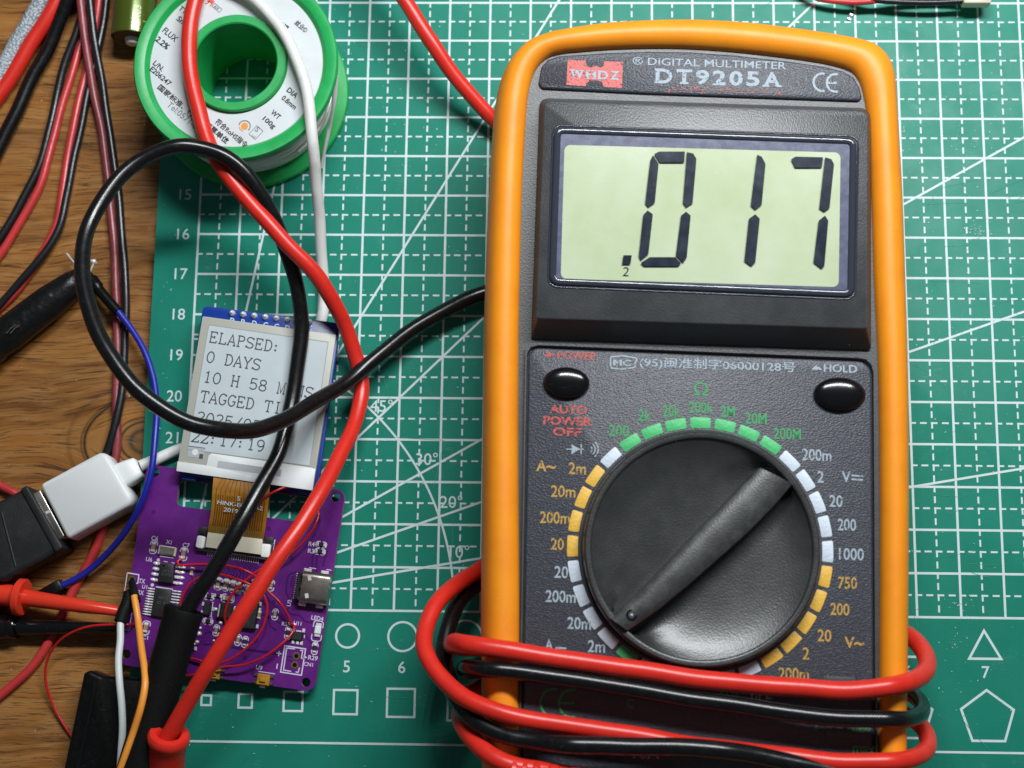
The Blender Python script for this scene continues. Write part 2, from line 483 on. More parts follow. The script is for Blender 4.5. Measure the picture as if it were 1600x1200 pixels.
M['lens'] = mat('led_lens', (0.75, 0.80, 0.80), 0.3)
M['battery'] = mat('olive_can', (0.085, 0.125, 0.012), 0.24, 0.35, coat=0.4, var=(2, (0.07, 0.105, 0.012), 0.4, 0.7))
M['battery_end'] = mat('battery_seal', (0.10, 0.055, 0.030), 0.5)
M['gold_print'] = mat('pale_gold_print', (0.62, 0.62, 0.45), 0.4)

M['socket'] = mat('matt_black_moulding', (0.016, 0.017, 0.018), 0.5, bump=(30, 0.4, 0.012), var=(3, (0.024, 0.025, 0.026), 0.45, 0.7), spec=0.35, dust=(0.6, (0.09, 0.09, 0.09)))
M['boot'] = mat('creased_black_vinyl', (0.006, 0.006, 0.006), 0.32, bump=(3.2, 0.6, 0.06, (1, 1, 1)), var=(8, (0.011, 0.011, 0.011), 0.5, 0.8), spec=0.4)
M['ink_title'] = mat('print_pale_worn', (0.34, 0.41, 0.48), 0.55, wear=(20, 0.29, 0.42))

def braid_mat():
    m = mat('silver_braid', (0.55, 0.60, 0.64), 0.45)
    nt = m.node_tree; B = nt.nodes["Principled BSDF"]; tc = nt.nodes.new("ShaderNodeTexCoord")
    vo = nt.nodes.new("ShaderNodeTexVoronoi"); vo.inputs["Scale"].default_value = 15
    nt.links.new(tc.outputs["Object"], vo.inputs["Vector"])
    r = nt.nodes.new("ShaderNodeValToRGB")
    r.color_ramp.elements[0].color = (0.66, 0.70, 0.74, 1); r.color_ramp.elements[1].color = (0.24, 0.29, 0.34, 1); r.color_ramp.elements[1].position = 0.75
    nt.links.new(vo.outputs["Distance"], r.inputs[0]); nt.links.new(r.outputs[0], B.inputs["Base Color"])
    b = nt.nodes.new("ShaderNodeBump"); b.inputs["Strength"].default_value = 0.9; b.inputs["Distance"].default_value = 0.04; b.invert = True
    nt.links.new(vo.outputs["Distance"], b.inputs["Height"]); nt.links.new(b.outputs[0], B.inputs["Normal"])
    return m
M['braid'] = braid_mat()

def matgreen():
    m = bpy.data.materials.new('cutting_mat_vinyl'); m.use_nodes = True
    nt = m.node_tree; N = nt.nodes; L = nt.links; B = N["Principled BSDF"]
    tc = N.new("ShaderNodeTexCoord")
    def noise(sc, det=4, st=None, r=0.6):
        n = N.new("ShaderNodeTexNoise"); n.inputs["Scale"].default_value = sc; n.inputs["Detail"].default_value = det; n.inputs["Roughness"].default_value = r
        s = tc.outputs["Object"]
        if st:
            mp = N.new("ShaderNodeMapping"); mp.inputs["Scale"].default_value = st[0]; mp.inputs["Rotation"].default_value = (0, 0, st[1])
            L.new(s, mp.inputs[0]); s = mp.outputs[0]
        L.new(s, n.inputs["Vector"]); return n
    def ramp(src, a, b):
        r = N.new("ShaderNodeMapRange"); r.inputs[1].default_value = a; r.inputs[2].default_value = b
        L.new(src, r.inputs[0]); return r.outputs[0]
    def mix(f, A, Bc):
        x = N.new("ShaderNodeMix"); x.data_type = 'RGBA'
        for k, v in (("A", A), ("B", Bc)):
            if isinstance(v, tuple): x.inputs[k].default_value = (*v, 1)
            else: L.new(v, x.inputs[k])
        L.new(f, x.inputs["Factor"]); return x.outputs["Result"]
    def mul(a, b):
        x = N.new("ShaderNodeMath"); x.operation = 'MULTIPLY'
        for i, v in enumerate((a, b)):
            if isinstance(v, float): x.inputs[i].default_value = v
            else: L.new(v, x.inputs[i])
        return x.outputs[0]
    c = mix(ramp(noise(0.35).outputs[0], 0.35, 0.65), (0.010, 0.215, 0.150), (0.013, 0.245, 0.175))
    fine = noise(16, 3)
    c = mix(mul(ramp(fine.outputs[0], 0.55, 0.75), 0.25), c, (0.02, 0.30, 0.22))
    # dusty smears and pale specks
    smear = mul(ramp(noise(0.8, 5, ((1.5, 0.6, 1), 0.5)).outputs[0], 0.58, 0.75), ramp(noise(7, 5, ((0.5, 2.2, 1), 1.0)).outputs[0], 0.45, 0.8))
    c = mix(mul(smear, 0.35), c, (0.35, 0.55, 0.50))
    specks = mul(ramp(noise(9, 2).outputs[0], 0.735, 0.77), 0.8)
    c = mix(specks, c, (0.45, 0.68, 0.60))
    dark = mul(ramp(noise(1.7, 3).outputs[0], 0.70, 0.76), ramp(noise(12, 3).outputs[0], 0.5, 0.7))
    c = mix(mul(dark, 0.6), c, (0.01, 0.10, 0.075))
    L.new(c, B.inputs["Base Color"])
    L.new(ramp(noise(1.0, 4).outputs[0], -0.6, 1.6), B.inputs["Roughness"])
    B.inputs["Specular IOR Level"].default_value = 0.35
    b = N.new("ShaderNodeBump"); b.inputs["Strength"].default_value = 0.25; b.inputs["Distance"].default_value = 0.01
    L.new(noise(40, 2).outputs[0], b.inputs["Height"])
    sc = noise(14, 2, ((0.12, 3, 1), 0.9)); b2 = N.new("ShaderNodeBump"); b2.inputs["Strength"].default_value = 0.10; b2.inputs["Distance"].default_value = 0.02
    L.new(sc.outputs[0], b2.inputs["Height"]); L.new(b.outputs[0], b2.inputs["Normal"]); L.new(b2.outputs[0], B.inputs["Normal"])
    return m
M['mat_green'] = matgreen()

def wood():
    m = bpy.data.materials.new('brown_wood'); m.use_nodes = True
    nt = m.node_tree; N = nt.nodes; L = nt.links; B = N["Principled BSDF"]
    tc = N.new("ShaderNodeTexCoord")
    # slow warp so the grain runs across with gentle waves and closes round a knot
    kp = P(228, 690, -0.3)
    sep = N.new("ShaderNodeSeparateXYZ"); L.new(tc.outputs["Object"], sep.inputs[0])
    def math_(op, a, b=None):
        x = N.new("ShaderNodeMath"); x.operation = op
        for i, v in enumerate((a, b)):
            if v is None: continue
            if isinstance(v, (int, float)): x.inputs[i].default_value = v
            else: L.new(v, x.inputs[i])
        return x.outputs[0]
    dx = math_('SUBTRACT', sep.outputs[0], float(kp[0])); dy = math_('SUBTRACT', sep.outputs[1], float(kp[1]))
    r2 = math_('ADD', math_('MULTIPLY', math_('MULTIPLY', dx, dx), 0.55), math_('MULTIPLY', dy, dy))
    fall = math_('POWER', 2.718, math_('MULTIPLY', r2, -0.55))
    push = math_('MULTIPLY', fall, math_('MULTIPLY', dy, 1.1))
    yy = math_('SUBTRACT', sep.outputs[1], push)
    comb = N.new("ShaderNodeCombineXYZ"); L.new(math_('MULTIPLY', sep.outputs[0], 0.10), comb.inputs[0]); L.new(yy, comb.inputs[1])
    wn = N.new("ShaderNodeTexNoise"); wn.inputs["Scale"].default_value = 0.25; wn.inputs["Detail"].default_value = 3
    L.new(tc.outputs["Object"], wn.inputs["Vector"])
    vm = N.new("ShaderNodeVectorMath"); vm.operation = 'MULTIPLY_ADD'
    L.new(wn.outputs[1], vm.inputs[0]); vm.inputs[1].default_value = (0.3, 0.9, 0); L.new(comb.outputs[0], vm.inputs[2])
    def noise(sc, det, st):
        n = N.new("ShaderNodeTexNoise"); n.inputs["Scale"].default_value = sc; n.inputs["Detail"].default_value = det; n.inputs["Roughness"].default_value = 0.65
        mp = N.new("ShaderNodeMapping"); mp.inputs["Scale"].default_value = st
        L.new(vm.outputs[0], mp.inputs[0]); L.new(mp.outputs[0], n.inputs["Vector"]); return n.outputs[0]
    def ramp(src, a, b):
        r = N.new("ShaderNodeMapRange"); r.inputs[1].default_value = a; r.inputs[2].default_value = b
        L.new(src, r.inputs[0]); return r.outputs[0]
    def mix(f, A, Bc):
        x = N.new("ShaderNodeMix"); x.data_type = 'RGBA'
        for k, v in (("A", A), ("B", Bc)):
            if isinstance(v, tuple): x.inputs[k].default_value = (*v, 1)
            else: L.new(v, x.inputs[k])
        L.new(f, x.inputs["Factor"]); return x.outputs["Result"]
    c = mix(ramp(noise(1.3, 5, (1, 1, 1)), 0.38, 0.64), (0.345, 0.138, 0.027), (0.165, 0.060, 0.012))
    c = mix(ramp(noise(5, 4, (1, 1, 1)), 0.42, 0.7), c, (0.39, 0.19, 0.058))
    pores = ramp(noise(8, 3, (1.3, 2.4, 1)), 0.53, 0.68)
    c = mix(math_('MULTIPLY', pores, 0.72), c, (0.035, 0.013, 0.005))
    pores2 = ramp(noise(3.2, 4, (1.4, 2.6, 1)), 0.60, 0.66)
    c = mix(math_('MULTIPLY', pores2, 0.8), c, (0.035, 0.014, 0.006))
    # rings of the knot
    rad = math_('SQRT', r2)
    wob = math_('ADD', rad, math_('MULTIPLY', math_('SUBTRACT', wn.outputs[0], 0.5), 0.5))
    for r0, wd, st in ((0.24, 0.05, .85), (0.44, 0.028, .95), (0.55, 0.02, .7), (1.10, 0.03, .95), (1.16, 0.02, .6), (1.4, 0.04, .3)):
        g = math_('POWER', 2.718, math_('MULTIPLY', math_('POWER', math_('DIVIDE', math_('SUBTRACT', wob, r0), wd), 2.0), -1.0))
        c = mix(math_('MULTIPLY', g, st), c, (0.022, 0.012, 0.008))
    c = mix(math_('MULTIPLY', ramp(wob, 0.55, 0.25), 0.5), c, (0.085, 0.06, 0.03))
    # pale scratches
    sn = N.new("ShaderNodeTexNoise"); sn.inputs["Scale"].default_value = 5; sn.inputs["Detail"].default_value = 2
    mp = N.new("ShaderNodeMapping"); mp.inputs["Scale"].default_value = (0.25, 3.5, 1); mp.inputs["Rotation"].default_value = (0, 0, 0.75)
    L.new(tc.outputs["Object"], mp.inputs[0]); L.new(mp.outputs[0], sn.inputs["Vector"])
    c = mix(math_('MULTIPLY', ramp(sn.outputs[0], 0.68, 0.75), 0.22), c, (0.42, 0.28, 0.14))
    dn = N.new("ShaderNodeTexNoise"); dn.inputs["Scale"].default_value = 8; dn.inputs["Detail"].default_value = 2
    L.new(tc.outputs["Object"], dn.inputs["Vector"])
    c = mix(math_('MULTIPLY', ramp(dn.outputs[0], 0.75, 0.78), 0.6), c, (0.5, 0.42, 0.32))
    L.new(c, B.inputs["Base Color"]); B.inputs["Roughness"].default_value = 0.40
    B.inputs["Specular IOR Level"].default_value = 0.4
    b = N.new("ShaderNodeBump"); b.inputs["Strength"].default_value = 0.5; b.inputs["Distance"].default_value = 0.02; b.invert = True
    L.new(pores, b.inputs["Height"])
    b2 = N.new("ShaderNodeBump"); b2.inputs["Strength"].default_value = 0.2; b2.inputs["Distance"].default_value = 0.02
    L.new(noise(7, 3, (1.5, 1.5, 1)), b2.inputs["Height"]); L.new(b.outputs[0], b2.inputs["Normal"]); L.new(b2.outputs[0], B.inputs["Normal"])
    return m
M['wood'] = wood()

# ------------------------------------------------------------------ the desk
b = MB()
b.box(10, 6, 70, 60, -2.3, -0.3)
desk = b.build('wooden_desk', M['wood'], smooth=False)
tag(desk, None, kind='structure'); desk["label"] = "brown wooden desk top with dark fine grain"

# ------------------------------------------------------------------ cutting mat
b = MB()
b.prism(rounded([(-1.05, -5), (29.5, -5), (29.5, 21.5), (-1.05, 21.5)], 0.5), -0.295, 0.0, ch=0.02)
mat_o = b.build('cutting_mat', M['mat_green'], smooth=True)
tag(mat_o, "green cutting mat printed with a white centimetre grid and angle lines", "cutting mat")
LZ = 0.004
b = MB()
GW = 0.054
U1, V1 = 28, 20
for v in range(0, V1+1): b.line([(0, v), (U1, v)], GW, LZ)
for u in range(0, U1+1): b.line([(u, 0), (u, V1)], GW, LZ+0.0015)
DW = 0.042
DD = ((0.0, 0.13), (0.22, 0.38), (0.475, 0.63), (0.73, 0.89))
for k in range(0, V1):
    for u in range(U1):
        for a, c in DD: b.line([(u+a, k+.5), (u+c, k+.5)], DW, LZ+0.003)
for k in range(0, U1):
    for v in range(V1):
        for a, c in DD: b.line([(k+.5, v+1-a), (k+.5, v+1-c)], DW, LZ+0.0045)
for ang in (10, 20, 30, 45, 60, 80):
    r0 = 0.0; r1 = 24.0
    ca, sa = math.cos(math.radians(ang)), math.sin(math.radians(ang))
    r1 = min(r1, V1/max(sa, 1e-3), U1/max(ca, 1e-3))
    b.line([(0, 0), (ca*r1, sa*r1)], GW, LZ+0.006)
b.line([(6.39*math.cos(math.radians(t)), 6.39*math.sin(math.radians(t))) for t in range(0, 91, 2)], 0.05, LZ+0.0075)
b.line([(0, 0), (0, -3.02)], 0.05, LZ+0.006)
b.line([(0, -3.0), (28, -3.0)], 0.052, LZ+0.0075)
for u, d in ((0.35, .1), (0.75, .2), (1.65, .3), (2.75, .4), (3.95, .53), (5.22, .66), (6.67, .77)):
    b.line([(u + d/2*math.cos(t), -0.585 + d/2*math.sin(t)) for t in np.linspace(0, 2*math.pi, 49)[:-1]], 0.05, LZ, closed=True)
for u, d in ((0.75, .22), (1.65, .31), (2.75, .43), (3.95, .54), (5.22, .63), (6.67, .76)):
    b.line([(u-d/2, -2.08-d/2), (u+d/2, -2.08-d/2), (u+d/2, -2.08+d/2), (u-d/2, -2.08+d/2)], 0.05, LZ, closed=True)
for u, s_ in ((18.5, 1.0), (16.72, 0.92)):
    b.line([(u + x*s_, y*s_ - 0.62) for x, y in ((-.36, -.30), (.36, -.30), (0, .33))], 0.055, LZ, closed=True)
    b.line([(u + .62*s_*math.sin(t), -2.24 + .62*s_*math.cos(t)) for t in np.arange(5)*2*math.pi/5], 0.055, LZ, closed=True)
for v in (5.38, 5.52): b.line([(0, v), (0.14, v)], 0.04, LZ)
for n in range(10, 26): text(b, str(n), -0.37, 25-n, 0.275, z=LZ, bold=0.006)
for n, u in ((2, .75), (3, 1.65), (4, 2.75), (5, 3.95), (6, 5.22), (7, 6.67)): text(b, str(n), u, -1.28, 0.27, z=LZ, bold=0.01)
text(b, "7", 18.5, -1.22, 0.27, z=LZ, bold=0.01); text(b, "6", 16.75, -1.22, 0.27, z=LZ, bold=0.01)
for s_, (px, py) in (("45°", (596, 634)), ("30°", (667, 717)), ("20°", (705, 784)), ("10°", (718, 862))):
    q = P(px, py, 0); text(b, s_, q[0], q[1], 0.30, z=LZ, bold=0.006)
b.build('printed_markings', M['silk_mat'], mat_o, smooth=False, recalc=False)
# scuffs: small raised burrs of vinyl
b = MB()
rs = random.Random(3)
def fleck(px, py, s0, s1):
    q = P(px, py, 0); a0 = rs.uniform(0, 6.3); n = rs.choice((3, 4, 5))
    L0 = rs.uniform(s0, s1); W0 = L0*rs.uniform(.25, .6)
    pts = [(q[0] + L0*math.cos(t)*math.cos(a0) - W0*math.sin(t)*math.sin(a0), q[1] + L0*math.cos(t)*math.sin(a0) + W0*math.sin(t)*math.cos(a0)) for t in np.sort([rs.uniform(0, 6.28) for _ in range(n+2)])]
    if abs(area(pts)) > 1e-6: b.prism(pts, -0.006, 0.012 + rs.uniform(0, .012))
for px, py, sx, sy, n in ((1525, 363, 12, 7, 45), (1505, 945, 14, 12, 26), (1492, 1003, 10, 8, 16), (1420, 122, 18, 3, 10), (1412, 210, 6, 10, 10), (1540, 180, 60, 60, 40), (1480, 280, 70, 40, 30),
                          (1520, 1060, 50, 40, 16), (620, 110, 60, 90, 30), (640, 300, 80, 80, 26), (660, 560, 70, 60, 14), (430, 1150, 120, 30, 16), (560, 1000, 90, 60, 14), (1500, 600, 70, 200, 40), (262, 520, 8, 120, 14)):
    for _ in range(n): fleck(rs.gauss(px, sx), rs.gauss(py, sy), 0.008, 0.026)
for _ in range(46):
    x0, y0 = rs.uniform(560, 1600), rs.uniform(0, 1180)
    if 770 < x0 < 1400 and 60 < y0: x0 = rs.uniform(1425, 1600)
    a0 = rs.gauss(0.1, .25) if rs.random() < .5 else rs.uniform(0, 3.14); L0 = rs.uniform(.15, 1.3); q = P(x0, y0, 0)
    c_ = rs.uniform(-.05, .05)
    b.line([(q[0] + L0*t*math.cos(a0) - c_*t*(1-t)*math.sin(a0), q[1] + L0*t*math.sin(a0) + c_*t*(1-t)*math.cos(a0)) for t in np.linspace(0, 1, 5)], rs.uniform(.004, .009), .0125, 1)
tag(b.build('scuff_flecks', [M['silk_mat'], mat('knife_cut', (0.05, 0.33, 0.25), 0.6)], mat_o, smooth=False), None, kind='stuff')

# ------------------------------------------------------------------ multimeter
def rot(rx, ry, rz):
    a, b_, c = [math.radians(v) for v in (rx, ry, rz)]
    return np.array((Matrix.Rotation(c, 3, 'Z') @ Matrix.Rotation(a, 3, 'X') @ Matrix.Rotation(b_, 3, 'Y')))
MF = Frame((12, 5, 3.6), rot(2.3, 0.82, -1.5))
meter = empty('multimeter', "digital multimeter in an orange rubber holster on the mat, its screen reading .017", "multimeter", frame=MF)

def resample(pts, n, closed=False):
    p = [np.array(q[:2], float) for q in pts]
    if closed: p = p + [p[0]]
    d = [0.0]
    for i in range(1, len(p)): d.append(d[-1] + np.hypot(*(p[i]-p[i-1])))
    t = np.linspace(0, d[-1], n, endpoint=not closed)
    return np.c_[np.interp(t, d, [q[0] for q in p]), np.interp(t, d, [q[1] for q in p])]

# holster: outer silhouette and inner edge, matched piece by piece
def seg_curve(px, h, sub=8):
    return [np.array(q) for q in spline([np.r_[MF.px(a, c, h)[:2], 0] for a, c in px], sub)]
o_left = seg_curve([(753, 1340), (752, 1100), (751, 950), (753, 750), (756, 500), (761, 350), (766, 250), (770, 190)], -.5)
o_tl = seg_curve([(770, 190), (776, 148), (785, 117), (800, 91), (824, 69), (858, 55)], -.5)
o_top = seg_curve([(858, 55), (925, 43), (1000, 37), (1080, 35), (1160, 39), (1230, 47), (1300, 57), (1340, 64)], -.5)
o_tr = seg_curve([(1340, 64), (1366, 72), (1385, 88), (1396, 112), (1400, 145), (1402, 180)], -.5)
o_right = seg_curve([(1402, 180), (1409, 300), (1414, 450), (1418, 600), (1419, 800), (1418, 950), (1416, 1100), (1414, 1340)], -.5)
i_left = seg_curve([(812, 1340), (812, 1100), (812, 950), (810, 750), (810, 600), (812, 450), (817, 270), (821, 200)], .05)
i_tl = seg_curve([(821, 200), (825, 150), (832, 119), (843, 99), (860, 86), (884, 80)], .05)
i_top = seg_curve([(884, 80), (950, 75), (1020, 73), (1080, 74), (1150, 79), (1230, 88), (1290, 97), (1318, 104)], .05)
i_tr = seg_curve([(1318, 104), (1334, 112), (1345, 128), (1351, 150), (1356, 178), (1359, 215)], .05)
i_right = seg_curve([(1359, 215), (1363, 310), (1367, 440), (1373, 560), (1376, 760), (1376, 950), (1375, 1100), (1373, 1340)], .05)
outer = np.vstack([resample(c, 26)[:-1] for c in (o_left, o_tl, o_top, o_tr)] + [resample(o_right, 26)])
inner = np.vstack([resample(c, 26)[:-1] for c in (i_left, i_tl, i_top, i_tr)] + [resample(i_right, 26)])
# close round the bottom end (outside the picture)
bo = [outer[-1], outer[-1] + [-.25, -.35], outer[-1] + [-.9, -.7], outer[0] + [.9, -.7], outer[0] + [.25, -.35], outer[0]]
bi = [inner[-1], inner[-1] + [-.2, -.1], inner[-1] + [-.5, -.15], inner[0] + [.5, -.15], inner[0] + [.2, -.1], inner[0]]
outer = np.vstack([outer, resample(bo, 26)[1:-1]]); inner = np.vstack([inner, resample(bi, 26)[1:-1]])
prof = [(.05, -3.15), (0.0, -3.0), (0.0, -1.2), (.0, -.7), (.02, -.45), (.07, -.22), (.15, -.03), (.26, .11), (.40, .20), (.55, .235), (.70, .22), (.82, .17), (.92, .085), (.97, .01), (1.0, -.08), (1.0, -.6)]
b = MB(MF)
n = len(outer)
rings = [[tuple(outer[i]*(1-t) + inner[i]*t) + (h,) for i in range(n)] for t, h in prof]
b.loft(rings, cap0=True, cap1=False)
b.build('holster', M['orange'], meter, sharp=80)

# casing inside the holster
b = MB(MF)
cs = outer*0.25 + inner*0.75
b.prism([tuple(q) for q in cs], -3.0, -0.07)
casing = b.build('casing', M['casing'], meter, sharp=30)

# inlaid panels
tp = MF.pts([(846, 104), (856, 93), (874, 87), (950, 82), (1020, 80), (1080, 81), (1150, 86), (1230, 95), (1290, 104), (1318, 111), (1334, 120), (1343, 136), (1349, 158), (1010, 146), (846, 138), (841, 130)], 0)
b = MB(MF)
b.prism(rounded(tp, [.05, .1, .1, 0, 0, 0, 0, 0, 0, .1, .1, .1, .10, 0, .1, .05], 3), -.3, 0.012, ch=.05)
title = b.build('title_panel', M['leather'], meter, sharp=50)
fp = MF.pts([(826, 543), (1362, 565), (1366, 1330), (813, 1330)], 0)
b = MB(MF)
b.prism(rounded(fp, [.22, .3, .3, .3], 6), -.3, 0.008, ch=.05)
panel = b.build('function_panel', M['leather'], meter, sharp=50)
# thin frame ridge under and around the panel
b = MB(MF)
fr = rounded(MF.pts([(820, 534), (1367, 555), (1372, 1335), (807, 1335)], 0), [.1, .2, .3, .3], 4)
fi = rounded(MF.pts([(825, 541), (1363, 563), (1367, 1331), (812, 1331)], 0), [.22, .3, .3, .3], 4)
fr = resample(fr, 200, True); fi = resample(fi, 200, True)
b.loft([[(x, y, -.3) for x, y in fr], [(x, y, .045) for x, y in fr*.8+fi*.2], [(x, y, .045) for x, y in fr*.3+fi*.7], [(x, y, -.05) for x, y in fi]], cap0=False, cap1=False)
b.build('panel_frame', M['casing'], meter, sharp=50)

# display bezel: a raised block with sloping foot
BH = 0.55
top = rounded(MF.pts([(851, 158), (1357, 173), (1356, 513), (838, 497)], BH), [.14, .18, .05, .05], 6)
base = rounded(MF.pts([(843, 153), (1361, 169), (1361, 546), (830, 528)], 0), [.2, .25, .05, .05], 6)
b = MB(MF)
if area(top) < 0: top, base = top[::-1], base[::-1]
def blend(t): return [tuple(np.array(p)*(1-t) + np.array(q)*t) for p, q in zip(top, base)]
b.loft([[(x, y, -.3) for x, y in base], [(x, y, 0.0) for x, y in base], [(x, y, BH-.13) for x, y in blend(.13)], [(x, y, BH-.02) for x, y in blend(.03)], [(x, y, BH) for x, y in inset(top, .02)]])
bezel = b.build('display_bezel', M['bezel'], meter, sharp=40)
# window: groove, rounded acrylic edge, dark border, glass, digits
wo = MF.pts([(868, 201), (1336, 218), (1332, 463), (860, 443)], BH)
b = MB(MF)
ridge = [tuple(q) for q in resample(rounded(wo, .17, 8), 240, True)]
if area(ridge) < 0: ridge = ridge[::-1]
b.loft([[(x, y, z) for x, y in inset(ridge, d_)] for d_, z in ((-.035, BH-.02), (-.03, BH+.03), (-.01, BH+.052), (.015, BH+.060), (.045, BH+.0630), (.075, BH+.060), (.10, BH+.052), (.115, BH+.035), (.12, BH+.01))], cap0=False, cap1=False)
gro = resample(rounded(MF.pts([(864, 196), (1341, 213), (1336, 468), (856, 448)], BH), .2, 8), 240, True)
b.tube([(x, y, BH-.015) for x, y in np.vstack([gro, gro[:1]])], .032, 8, caps=False, world=False)
b.build('window_edge', M['window_rim'], bezel, sharp=60)
b = MB(MF); b.sheet(rounded(wo, .17, 8), BH+.025)
b.build('window_border', M['window'], bezel, smooth=False)
b = MB(MF); b.sheet(rounded(MF.pts([(882, 227), (1313, 239), (1310, 449), (876, 436)], BH), .13, 8), BH+.03)
lcd = b.build('lcd_screen', M['lcd'], bezel, smooth=False)
b = MB(MF)
DG = [[(1022, 241), (1030, 237), (1070, 237), (1069, 254), (1031, 254)],
      [(1016, 251), (1020, 243), (1029, 256), (1023, 317), (1013, 324), (1008, 318)],
      [(1073, 238), (1083, 240), (1088, 248), (1087, 262), (1082, 318), (1072, 324), (1067, 317), (1072, 254)],
      [(1012, 329), (1020, 335), (1013, 397), (1001, 407), (998, 400), (1005, 336)],
      [(1072, 331), (1079, 337), (1073, 402), (1067, 411), (1056, 399), (1064, 337)],
      [(1015, 402), (1055, 402), (1064, 412), (1060, 416), (1006, 416), (1001, 411)],
      [(1183, 242), (1190, 245), (1196, 256), (1190, 320), (1180, 328), (1173, 321)],
      [(1180, 335), (1187, 342), (1180, 410), (1174, 416), (1163, 408), (1170, 342)],
      [(1236, 249), (1243, 245), (1286, 246), (1284, 262), (1242, 262)],
      [(1289, 246), (1299, 249), (1303, 257), (1296, 325), (1288, 331), (1280, 326)],
      [(1289, 337), (1294, 345), (1288, 415), (1284, 420), (1271, 410), (1279, 345)],
      [(974, 399), (987, 399), (985, 413), (972, 413)]]
for nm, sl in (('digit', slice(0, 6)), ('digit', slice(6, 8)), ('digit', slice(8, 11)), ('decimal_point', slice(11, 12))):
    b = MB(MF)
    for g in DG[sl]: b.sheet(MF.pts(g, BH+.06), BH+.075)
    mesh_obj(nm, b.V, b.F, M['lcd_dark'], bezel, smooth=False, recalc=False)
b = MB(MF)
q = MF.px(978, 425, BH); text(b, "2", q[0], q[1], .2, .13, z=BH+.036, shear=.1)
mesh_obj('small_digit', b.V, b.F, M['lcd_dark'], bezel, smooth=False, recalc=False)

# lettering
def ptext(mb, s, px, py, hpx, wpx, z=.02, bold=.012, dr=0.0, shear=0.0, m=0):
    q = MF.px(px, py, 0); k = (CC[2]-MF.o[2])/FPX*1.02
    text(mb, s, q[0], q[1], hpx*k, wpx*k if wpx else None, rot=dr, z=z, m=m, bold=bold, shear=shear)
# title panel
b = MB(MF)
ptext(b, "® DIGITAL MULTIMETER", 1108, 99, 13, 246, bold=.004, z=.018)
qa, qb = MF.px(1021, 121, 0), MF.px(1223, 124, 0)
q = MF.px(1122, 122, 0)
def serif_word(mb, word, x0, x1, y, h, z, widths):
    "slab-serif capitals: the letters thickened and footed with serif bars"
    n = len(word); cw = (x1-x0)/sum(widths); x = x0
    for ch, wd in zip(word, widths):
        w_ = cw*wd; cx = x + w_/2; x += w_
        text(mb, ch, cx, y, h, w_*.80, z=z, bold=.03)
        t = h*.13
        def bar(xa, xb, yc): mb.add([(xa, yc-t/2, z+.002), (xb, yc-t/2, z+.002), (xb, yc+t/2, z+.002), (xa, yc+t/2, z+.002)], [(0, 1, 2, 3)])
        L_, R_ = cx-w_*.37, cx+w_*.37
        if ch in "DHWNTIA":
            bot, tp_ = y-h/2+t/2, y+h/2-t/2
            if ch == 'D': bar(L_-w_*.08, L_+w_*.22, bot); bar(L_-w_*.08, L_+w_*.22, tp_)
            if ch == 'T': bar(cx-w_*.22, cx+w_*.22, bot); bar(L_, L_+.02, tp_-t)
            if ch in 'A': bar(L_-w_*.08, L_+w_*.24, bot); bar(R_-w_*.24, R_+w_*.08, bot)
            if ch in 'HI': bar(L_-w_*.06, L_+w_*.26, bot); bar(R_-w_*.26, R_+w_*.06, bot); bar(L_-w_*.06, L_+w_*.26, tp_); bar(R_-w_*.26, R_+w_*.06, tp_)
            if ch == 'W': bar(L_-w_*.06, L_+w_*.26, tp_); bar(R_-w_*.26, R_+w_*.06, tp_)
serif_word(b, "DT9205A", qa[0], qb[0], q[1], .34, .018, (1.12, 1.05, .9, .9, .9, .9, 1.15))
def ce_mark(mb, px, py, hpx, z, w=.035):
    k = (CC[2]-MF.o[2])/FPX
    c0 = MF.px(px-10*hpx/32, py, 0); c1 = MF.px(px+12*hpx/32, py+1, 0); r = hpx*k/2
    for c in (c0, c1):
        mb.line([(c[0] + r*.95*math.cos(t), c[1] + r*math.sin(t)) for t in np.linspace(math.radians(75), math.radians(285), 17)], w, z)
    mb.line([(c1[0]-r*.9, c1[1]), (c1[0]+r*.15, c1[1])], w, z+.001)
ce_mark(b, 1294, 129, 30, .018, .05)
mesh_obj('lettering', b.V, b.F, M['ink_title'], title, smooth=False, recalc=False)
b = MB(MF)
rs = random.Random(5)
x = 1040
while x < 1222:                               # a worn-off red line of print
    w_ = rs.uniform(4, 9)
    for _ in range(3):
        q = MF.px(x + rs.uniform(0, w_), 140 + (x-1040)*.02 + rs.uniform(-4, 4), 0)
        b.line([(q[0]-.03, q[1]), (q[0]+.03, q[1] + rs.uniform(-.03, .03))], .028, .018)
    x += w_ + 3
mesh_obj('worn_red_print', b.V, b.F, M['ink_red_worn'], title, smooth=False, recalc=False)
b = MB(MF)
logo = MF.pts([(887, 94), (915, 95), (917, 103), (922, 106), (931, 103), (938, 106), (943, 104), (944, 96), (973, 97), (972, 138), (943, 136), (941, 129), (934, 126), (922, 126), (918, 130), (915, 135), (885, 133)], 0)
b.sheet(logo, .018)
mesh_obj('logo_patch', b.V, b.F, M['block_red'], title, smooth=False, recalc=False)
b = MB(MF)
qa, qb = MF.px(889, 116, 0), MF.px(969, 119, 0)
serif_word(b, "WHDZ", qa[0], qb[0], (qa[1]+qb[1])/2, .20, .024, (1.3, 1.0, 1.0, .9))
mesh_obj('logo_letters', b.V, b.F, M['ink_white'], title, smooth=False, recalc=False)

